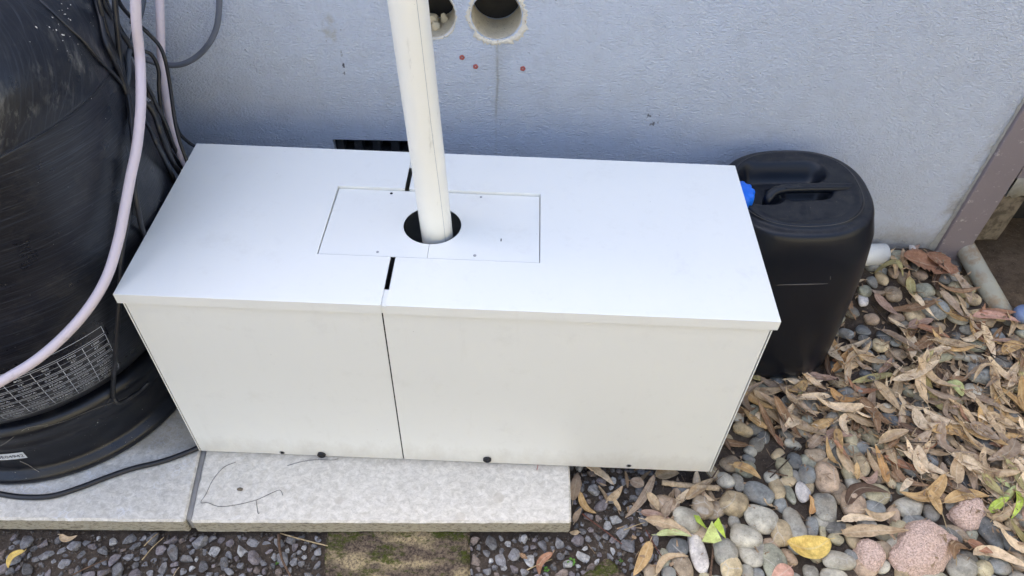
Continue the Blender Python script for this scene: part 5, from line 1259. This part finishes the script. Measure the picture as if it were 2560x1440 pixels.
# (individual leaves above; the uncountable small remainder below them is one object)
# leaves the photograph singles out
LF = [
 ((2072,1350),(1962,1362),58,.16,'yellow','yellow bean shaped leaf with a bite out of its top edge',dict(shape='oval',curl=.5,cup=.3)),
 ((2348,1202),(2240,1240),34,.22,'golden brown','golden yellow leaf with one dark brown spot among the pebbles',dict(curl=.9,cup=.5)),
 ((2215,1210),(2176,1125),24,-.12,'orange','small orange leaf standing between olive pebbles',dict(curl=.8)),
 ((2100,1340),(2254,1345),34,.10,'tan','long crinkled tan leaf above the largest pink rock',dict(edge=.3)),
 ((2100,1306),(2185,1310),22,.14,'pale beige','pale crinkled leaf curled under the banded pebble',dict(edge=.3)),
 ((2365,1148),(2457,1222),38,.12,'pale beige','broad cream leaf with notched edge in the litter',dict(edge=.3,curl=.6)),
 ((2384,1220),(2385,1150),34,.02,'tan','freckled brown leaf standing upright beside the cream leaf',dict(curl=.4)),
 ((2535,1100),(2460,1158),34,.12,'greyish brown','smooth grey brown leaf near the right edge of the frame',dict(curl=.5)),
 ((2415,1070),(2490,1110),40,.03,'greyish brown','broad flat grey brown leaf under the others at right',dict(curl=.1)),
 ((2282,1025),(2358,1075),34,-.45,'pale beige','hooked pale leaf curling like a sickle in the litter',dict(curl=.6)),
 ((2180,962),(2245,1032),30,.10,'tan','long tan leaf with dark dots left of the litter middle',dict(curl=.5)),
 ((2137,1018),(2230,1062),30,-.16,'brown','wrinkled brown leaf arching over round grey pebble',dict(edge=.35,curl=.9)),
 ((2245,1145),(2372,1210),26,.12,'pale beige','slender pale leaf crossing below the sickle shaped leaf',dict(curl=.7)),
 ((2296,1193),(2290,1120),38,.0,'pale beige','pale diamond shaped leaf beside the orange one',dict(curl=.3)),
 ((2355,1262),(2470,1245),30,.08,'golden brown','dark golden leaf lying above the blocky pink rock',dict(curl=.8)),
 ((2310,1235),(2350,1290),28,.1,'golden brown','narrow golden leaf leaning on the blocky pink rock',dict(curl=.7)),
 ((2410,1362),(2475,1390),28,.06,'reddish brown','russet leaf with pink tip beside the large upright dark pebble',dict(curl=.5)),
 ((1975,1420),(1930,1450),40,.05,'pinkish','pinkish red leaf cut off by the bottom edge of the frame',dict(shape='oval')),
 ((2250,1205),(2228,1180),16,.1,'brown','tiny brown leaf beside the speckled cream pebble',dict()),
 ((1935,1262),(1905,1250),10,.1,'tan','tiny tan leaf scrap between two round pebbles',dict()),
 ((2025,1285),(2020,1240),18,-.2,'orange','small folded orange tan leaf between white and grey pebbles',dict(curl=1.2)),
 ((1610,1302),(1728,1345),30,.10,'tan','long sandy leaf with white flaked tip left of the light pebble',dict(edge=.3,curl=.5)),
 ((1600,1283),(1672,1302),22,.08,'mauve brown','pinkish brown leaf resting on the long sandy leaf',dict(curl=.5)),
 ((1640,1338),(1725,1348),18,.12,'pale green','pale green narrow leaf just below the long sandy leaf',dict(curl=.3)),
 ((1626,1352),(1583,1440),30,.04,'golden brown','long golden leaf pointing down beside the yellowish brick',dict(curl=.4)),
 ((1640,1440),(1720,1395),18,.25,'tan','curved tan leaf cut off at the bottom over two pebbles',dict(curl=.8)),
 ((1636,1188),(1560,1302),20,.05,'greyish brown','long straight grey brown leaf on the gravel below the cabinet',dict(curl=.5)),
 ((1640,1190),(1700,1178),34,.1,'tan','wide tan leaf half under the cabinet bottom edge',dict()),
 ((1575,1200),(1610,1215),30,.0,'greyish brown','small squarish brown leaf piece left of the broken stick',dict(shape='oval')),
 ((1617,1235),(1645,1280),24,.1,'tan','folded tan leaf below the pale broken stick',dict()),
 ((1660,1300),(1680,1255),24,.1,'greyish brown','upright grey brown leaf scrap beside the light pebble',dict()),
 ((1690,1265),(1722,1225),18,.05,'pale beige','small pale leaf scrap pointing up to the broken stick',dict(edge=.3)),
 ((1450,1230),(1490,1285),18,-.15,'golden brown','narrow olive brown leaf curved over dark gravel near the slab',dict(curl=.7)),
 ((1432,1250),(1445,1180),28,.0,'greyish brown','grey leaf leaning against the right end of the slab',dict(curl=.2)),
 ((1436,1305),(1455,1270),16,.1,'greyish brown','small curled grey leaf at the slab right front corner',dict(curl=1.)),
 ((1448,1330),(1425,1325),14,.1,'tan','pale leaf tip sticking out under the slab corner',dict()),
 ((1530,1250),(1553,1278),12,.1,'tan','tiny tan leaf on gravel between slab and pebbles',dict()),
 ((1382,1384),(1348,1440),20,-.22,'reddish brown','curved rusty brown leaf on gravel cut off by the bottom edge',dict(curl=1.2)),
 ((62,1378),(22,1422),18,-.30,'yellow','yellow curled leaf on the gravel at the far left',dict(curl=1.1)),
 ((1830,1165),(1905,1193),26,.08,'golden brown','golden leaf with ragged edge above the oval tan pebble',dict(edge=.3)),
 ((1990,1045),(1953,1075),26,.1,'pale beige','crumpled pale leaf above the dark oval pebble',dict(edge=.3)),
 ((2205,604),(2302,606),34,.14,'reddish brown','arched rust coloured leaf against the foot of the wall',dict(curl=-.3,cup=.4)),
 ((2255,665),(2300,610),20,.03,'mauve brown','narrow pinkish leaf slanting up to the wall',dict()),
 ((2245,668),(2385,698),70,.12,'reddish brown','large torn rust coloured bark like leaf below the post',dict(edge=.4,curl=.6,shape='oval')),
 ((2320,628),(2372,700),46,.0,'reddish brown','split rust coloured leaf piece touching the post foot',dict(edge=.4)),
 ((2185,680),(2250,703),22,.1,'olive','olive green leaf pointing right beside the jerrycan',dict(curl=.4)),
 ((2270,700),(2275,755),24,.0,'olive','ribbed yellow brown leaf hanging over small pebbles',dict()),
 ((2185,735),(2240,795),26,.0,'mauve brown','long dusky leaf right of the jerrycan side',dict()),
 ((2265,830),(2330,805),28,.05,'mauve brown','pink brown leaf below the large angular pebble',dict(curl=.5)),
 ((2280,832),(2372,850),24,.04,'reddish brown','dark red brown leaf in front of the pink brown one',dict(curl=.4)),
 ((2320,870),(2445,880),26,.05,'tan','long pale tan leaf lying level in the upper litter',dict(curl=.4)),
 ((2445,818),(2485,898),26,.08,'pale beige','pale leaf hanging steeply in the upper right litter',dict(curl=.4)),
 ((2420,805),(2548,815),28,.05,'pinkish','long pinkish leaf beneath the drain pipe end',dict(curl=.3)),
 ((2500,890),(2560,870),30,.1,'golden brown','shiny golden brown leaf touching the right frame edge high up',dict(curl=.8)),
 ((2360,965),(2400,1000),32,.05,'pale green','pale green broad leaf in the middle of the litter',dict(shape='oval',curl=.3)),
 ((2425,1010),(2410,970),22,.0,'pale beige','small pink beige leaf beside the pale green one',dict()),
 ((2500,1160),(2550,1235),20,.1,'olive','yellow green leaf near the right edge by the weed',dict()),
 ((2440,1200),(2500,1245),28,.05,'olive','dull green leaf behind the freckled brown leaf',dict()),
 ((2530,1235),(2525,1300),16,.08,'green','narrow bright green leaf at the right edge',dict(curl=.5)),
 ((2475,1280),(2510,1255),22,.05,'green','short green leaf beside the narrow bright green one',dict()),
 ((2145,1205),(2190,1180),20,-.2,'mauve brown','small shrivelled brown leaf under the orange leaf',dict(curl=1)),
 ((1300,1385),(1318,1400),12,.0,'brown','tiny brown leaf on gravel right of the mossy brick',dict()),
 ((150,1335),(195,1340),16,-.25,'tan','small rolled tan leaf tucked under the left slab',dict(curl=.5)),
]
for i, (a, b, w, bend, cn, lab, kw) in enumerate(LF):
    leafpx(a, b, w, bend, cn, lab, seed=500+i, **kw)
# bright green toothed leaf, folded: two wings on a stem
def toothed(px, py, pts, label, colr):
    V = []; base = ug(px, py, .035)
    outl = []
    for (x, y, h) in pts: outl.append(np.array(ug(x, y, h)))
    return outl
gl = empty('folded_leaf', ug(1785, 1325, .03)); tag(gl, 'bright lime green folded leaf with toothed edge on the pebbles', 'leaf')
def wing(poly, par, colr):
    P = [ug(x, y, h) for x, y, h in poly]; V = []; c = P[0]
    out = []
    for i in range(1, len(P)-1): pass
    # toothed far edge between the points
    edge = []; n = 14
    for i in range(1, len(P)-1):
        for k in range(n):
            t_ = k/n; q = P[i]*(1-t_)+P[i+1]*t_; q = q+(q-c)*(.05 if k % 2 else 0); edge.append(q)
    edge.append(P[-1]); V = [c]+edge; F = [(0, k, k+1) for k in range(1, len(V)-1)]
    o = mk('leaf_blade', [v-np.array(par.location) for v in V], F, MAT['leaf'], par, False, [(random.random(), .2) for _ in V]); o.color = (*colr, 1)
    md = o.modifiers.new('t', 'SOLIDIFY'); md.thickness = .0005
wing([(1780,1302,.050),(1755,1352,.040),(1785,1357,.038),(1804,1350,.040)], gl, (.50,.60,.24))
wing([(1782,1312,.046),(1814,1346,.034),(1808,1320,.040),(1796,1294,.046)], gl, (.42,.58,.10))
wing([(1770,1325,.030),(1748,1290,.028),(1735,1288,.028),(1742,1305,.028)], gl, (.33,.46,.08))

# ---------------------------------------------------------------- sticks, straws, stems
STK = {'pale': (.48,.37,.24), 'red': (.16,.07,.05), 'straw': (.45,.35,.20), 'dark': (.06,.045,.035), 'brown': (.14,.09,.06)}
def stick(pts, rpx, c, label, h=.012, name='twig', taper=True):
    P = []
    for (x, y) in pts:
        q = ug(x, y, h); zz_ = max(hb(q[0], q[1])+.0025, q[2]-.004); P.append(uz(x, y, zz_))
    mpp = np.linalg.norm(P[0]-CAM)/np.linalg.norm(ray(*pts[0]))/FPX
    V, F, U = tube(catmull(P, 5), rpx*mpp, 7, True, (lambda t_: 1-.45*t_) if taper else (lambda t_: 1+.1*math.sin(t_*40))); c0 = np.mean(np.array(V), axis=0)
    o = mk(name, [v-c0 for v in V], F, MAT['wood'], None, True, U); o.location = c0; o.color = (*STK[c], 1); return tag(o, label, 'twig')
stick([(1655,1206),(1700,1212),(1740,1216),(1797,1221)], 7.5, 'pale', 'pale broken stick with frayed end below the cabinet corner', .02, 'stick', False)
for pts, r, c, lab in (
 ([(1455,1284),(1480,1303),(1510,1325),(1555,1360)], 2.2, 'red', 'thin reddish twig crossing the gravel right of the slab'),
 ([(1560,1325),(1590,1313),(1613,1306)], 1.3, 'straw', 'short straw on the gravel below the reddish twig'),
 ([(700,1333),(760,1350),(840,1370),(900,1388),(950,1402)], 1.9, 'straw', 'long straw slanting across the mossy brick'),
 ([(697,1335),(698,1365),(706,1400),(728,1445)], 4.2, 'brown', 'bent brown root on the soil left of the mossy brick'),
 ([(355,1400),(380,1370),(410,1343)], 1.5, 'straw', 'thin straw leaning out of the gravel left of the joint line'),
 ([(360,1365),(380,1345),(397,1332)], 1.3, 'straw', 'shorter thin straw beside the taller one near the slab joint'),
 ([(180,1438),(220,1418),(268,1398)], 2.2, 'brown', 'brown twig lying on the dark gravel at lower left'),
 ([(433,1442),(440,1428),(448,1418)], 1.3, 'pale', 'pale splinter near the bottom edge left of the joint'),
 ([(1317,1425),(1345,1412),(1380,1398)], 1.8, 'straw', 'pale stalk beside the green clover sprouts'),
 ([(1775,1445),(1780,1400),(1783,1365),(1780,1355)], 3.4, 'brown', 'upright brown leaf stalk right of the long white pebble'),
 ([(1615,1325),(1650,1385),(1700,1440)], 1.8, 'red', 'long dark red stem crossing the two pebbles at the bottom'),
 ([(2180,1040),(2215,1085),(2250,1140),(2300,1195)], 2.2, 'brown', 'long brown twig running down beside the longest olive pebble'),
 ([(2190,1108),(2260,1106),(2340,1107)], 1.8, 'dark', 'level dark twig crossing the litter by the longest pebble'),
 ([(1915,1170),(1965,1135),(2010,1105),(2065,1085)], 2.6, 'dark', 'dark twig rising right over the small upright pebbles'),
 ([(1925,1195),(1960,1160),(2000,1120)], 2.0, 'dark', 'second dark twig lying just under its neighbour left of the pebbles'),
 ([(1920,1178),(1945,1185),(1970,1190)], 3.0, 'brown', 'short thick brown twig above the narrow greenish pebble'),
 ([(2320,1225),(2350,1270),(2370,1330),(2390,1390),(2388,1440)], 1.5, 'straw', 'long straw arching over the largest pink rock'),
 ([(2523,1130),(2520,1170),(2505,1200),(2510,1270),(2480,1300),(2460,1335)], 1.4, 'straw', 'curved straw by the large upright dark pebble'),
 ([(2380,780),(2430,800),(2480,820)], 1.4, 'brown', 'thin twig under the end of the drain pipe'),
 ([(2180,760),(2215,800),(2260,820),(2330,835)], 2.0, 'dark', 'dark twig curving right from the jerrycan side'),
 ([(2400,865),(2450,872),(2520,905)], 1.8, 'dark', 'dark curved twig over the upper litter'),
 ([(2440,1185),(2500,1230),(2545,1275)], 1.6, 'brown', 'brown stem in the litter behind the green leaves'),
 ([(1780,1195),(1790,1180),(1800,1165)], 2.0, 'brown', 'short brown stem at the cabinet bottom right corner'),
 ([(1975,1000),(2010,1030),(2040,1042)], 2.0, 'brown', 'brown stem among the leaves near the jerrycan'),
 ([(2482,1010),(2500,990),(2540,968)], 1.6, 'straw', 'forked straw end in the upper right litter')):
    stick(pts, r, c, lab)
# fine debris in the litter: uncountable
items = []; V = []; F = []
random.seed(31)
cnt = 0
while cnt < 1500:
    x = random.uniform(.74, 1.9); y = random.uniform(-.18, .6); px, py = pix((x, y, ground(x, y)+.015))
    if not in_frame(px, py) or random.random() > max(.10, dens(px, py)) or not clear_of_props(x, y, .01) or (not in_pebble(px, py) and random.random() < .7): continue
    cnt += 1; L = random.uniform(.004, .022); an = random.uniform(0, 6.28); w = random.uniform(.0006, .0035) if random.random() < .6 else .0006; z = hb(x, y)+.0012
    if w > .0015: L = min(L, .012)
    d = np.array([math.cos(an), math.sin(an)]); n_ = np.array([-d[1], d[0]])*w; tz = random.uniform(-.002, .004); b = len(V)
    p0 = np.array([x, y]); p1 = p0+d*L
    for p, zz_ in ((p0-n_, z), (p0+n_, z+.0006), (p1+n_*.4, z+tz+.001), (p1-n_*.6, z+tz)): V.append((p[0], p[1], zz_))
    F.append((b, b+1, b+2, b+3))
o = mk('leaf_litter', V, F, MAT['leaf'], None, False, [(0.3, .2)]*len(V)); o.color = (.32,.24,.17,1); tag(o, 'fine broken leaf and twig litter between the leaves', 'leaf litter', kind='stuff')
md = o.modifiers.new('t', 'SOLIDIFY'); md.thickness = .0004

# ---------------------------------------------------------------- small weeds
def weed(px, py, n, s, lab):
    P = ug(px, py, .004); e = empty('clover', P); tag(e, lab, 'weed')
    V = []; F = []
    for k in range(n):
        a = 2*math.pi*k/n+random.uniform(-.3, .3); L = s*random.uniform(.7, 1.2); hh = s*random.uniform(.5, 1.0); c = np.array([math.cos(a)*L, math.sin(a)*L, hh]); b = len(V); V.append(c)
        for m_ in range(8): t_ = 2*math.pi*m_/8; V.append(c+np.array([math.cos(t_)*s*.5, math.sin(t_)*s*.42, .001*math.sin(2*t_)]))
        for m_ in range(8): F.append((b, b+1+m_, b+1+(m_+1) % 8))
    mk('leaflets', V, F, MAT['weed'], e, True)
    V = []; F = []
    for k in range(3): tv, tf, tu = tube([(0, 0, -.003), (math.cos(k*2)*s*.5, math.sin(k*2)*s*.5, s*.7)], .0004, 5); b = len(V); V += tv; F += [tuple(b+i for i in f) for f in tf]
    mk('stems', V, F, MAT['weed'], e)
weed(1428, 1408, 6, .0055, 'bright green clover sprout in the gravel below the slab corner')
weed(1365, 1425, 5, .004, 'smaller dark green sprout left of the bright clover')
weed(693, 1409, 3, .0028, 'tiny green sprout on soil left of the mossy brick')
weed(1552, 1403, 4, .0025, 'tiny green sprout right of the yellowish brick')
weed(1740, 1197, 9, .004, 'dark green moss tuft under the cabinet right corner')
flush_labels()
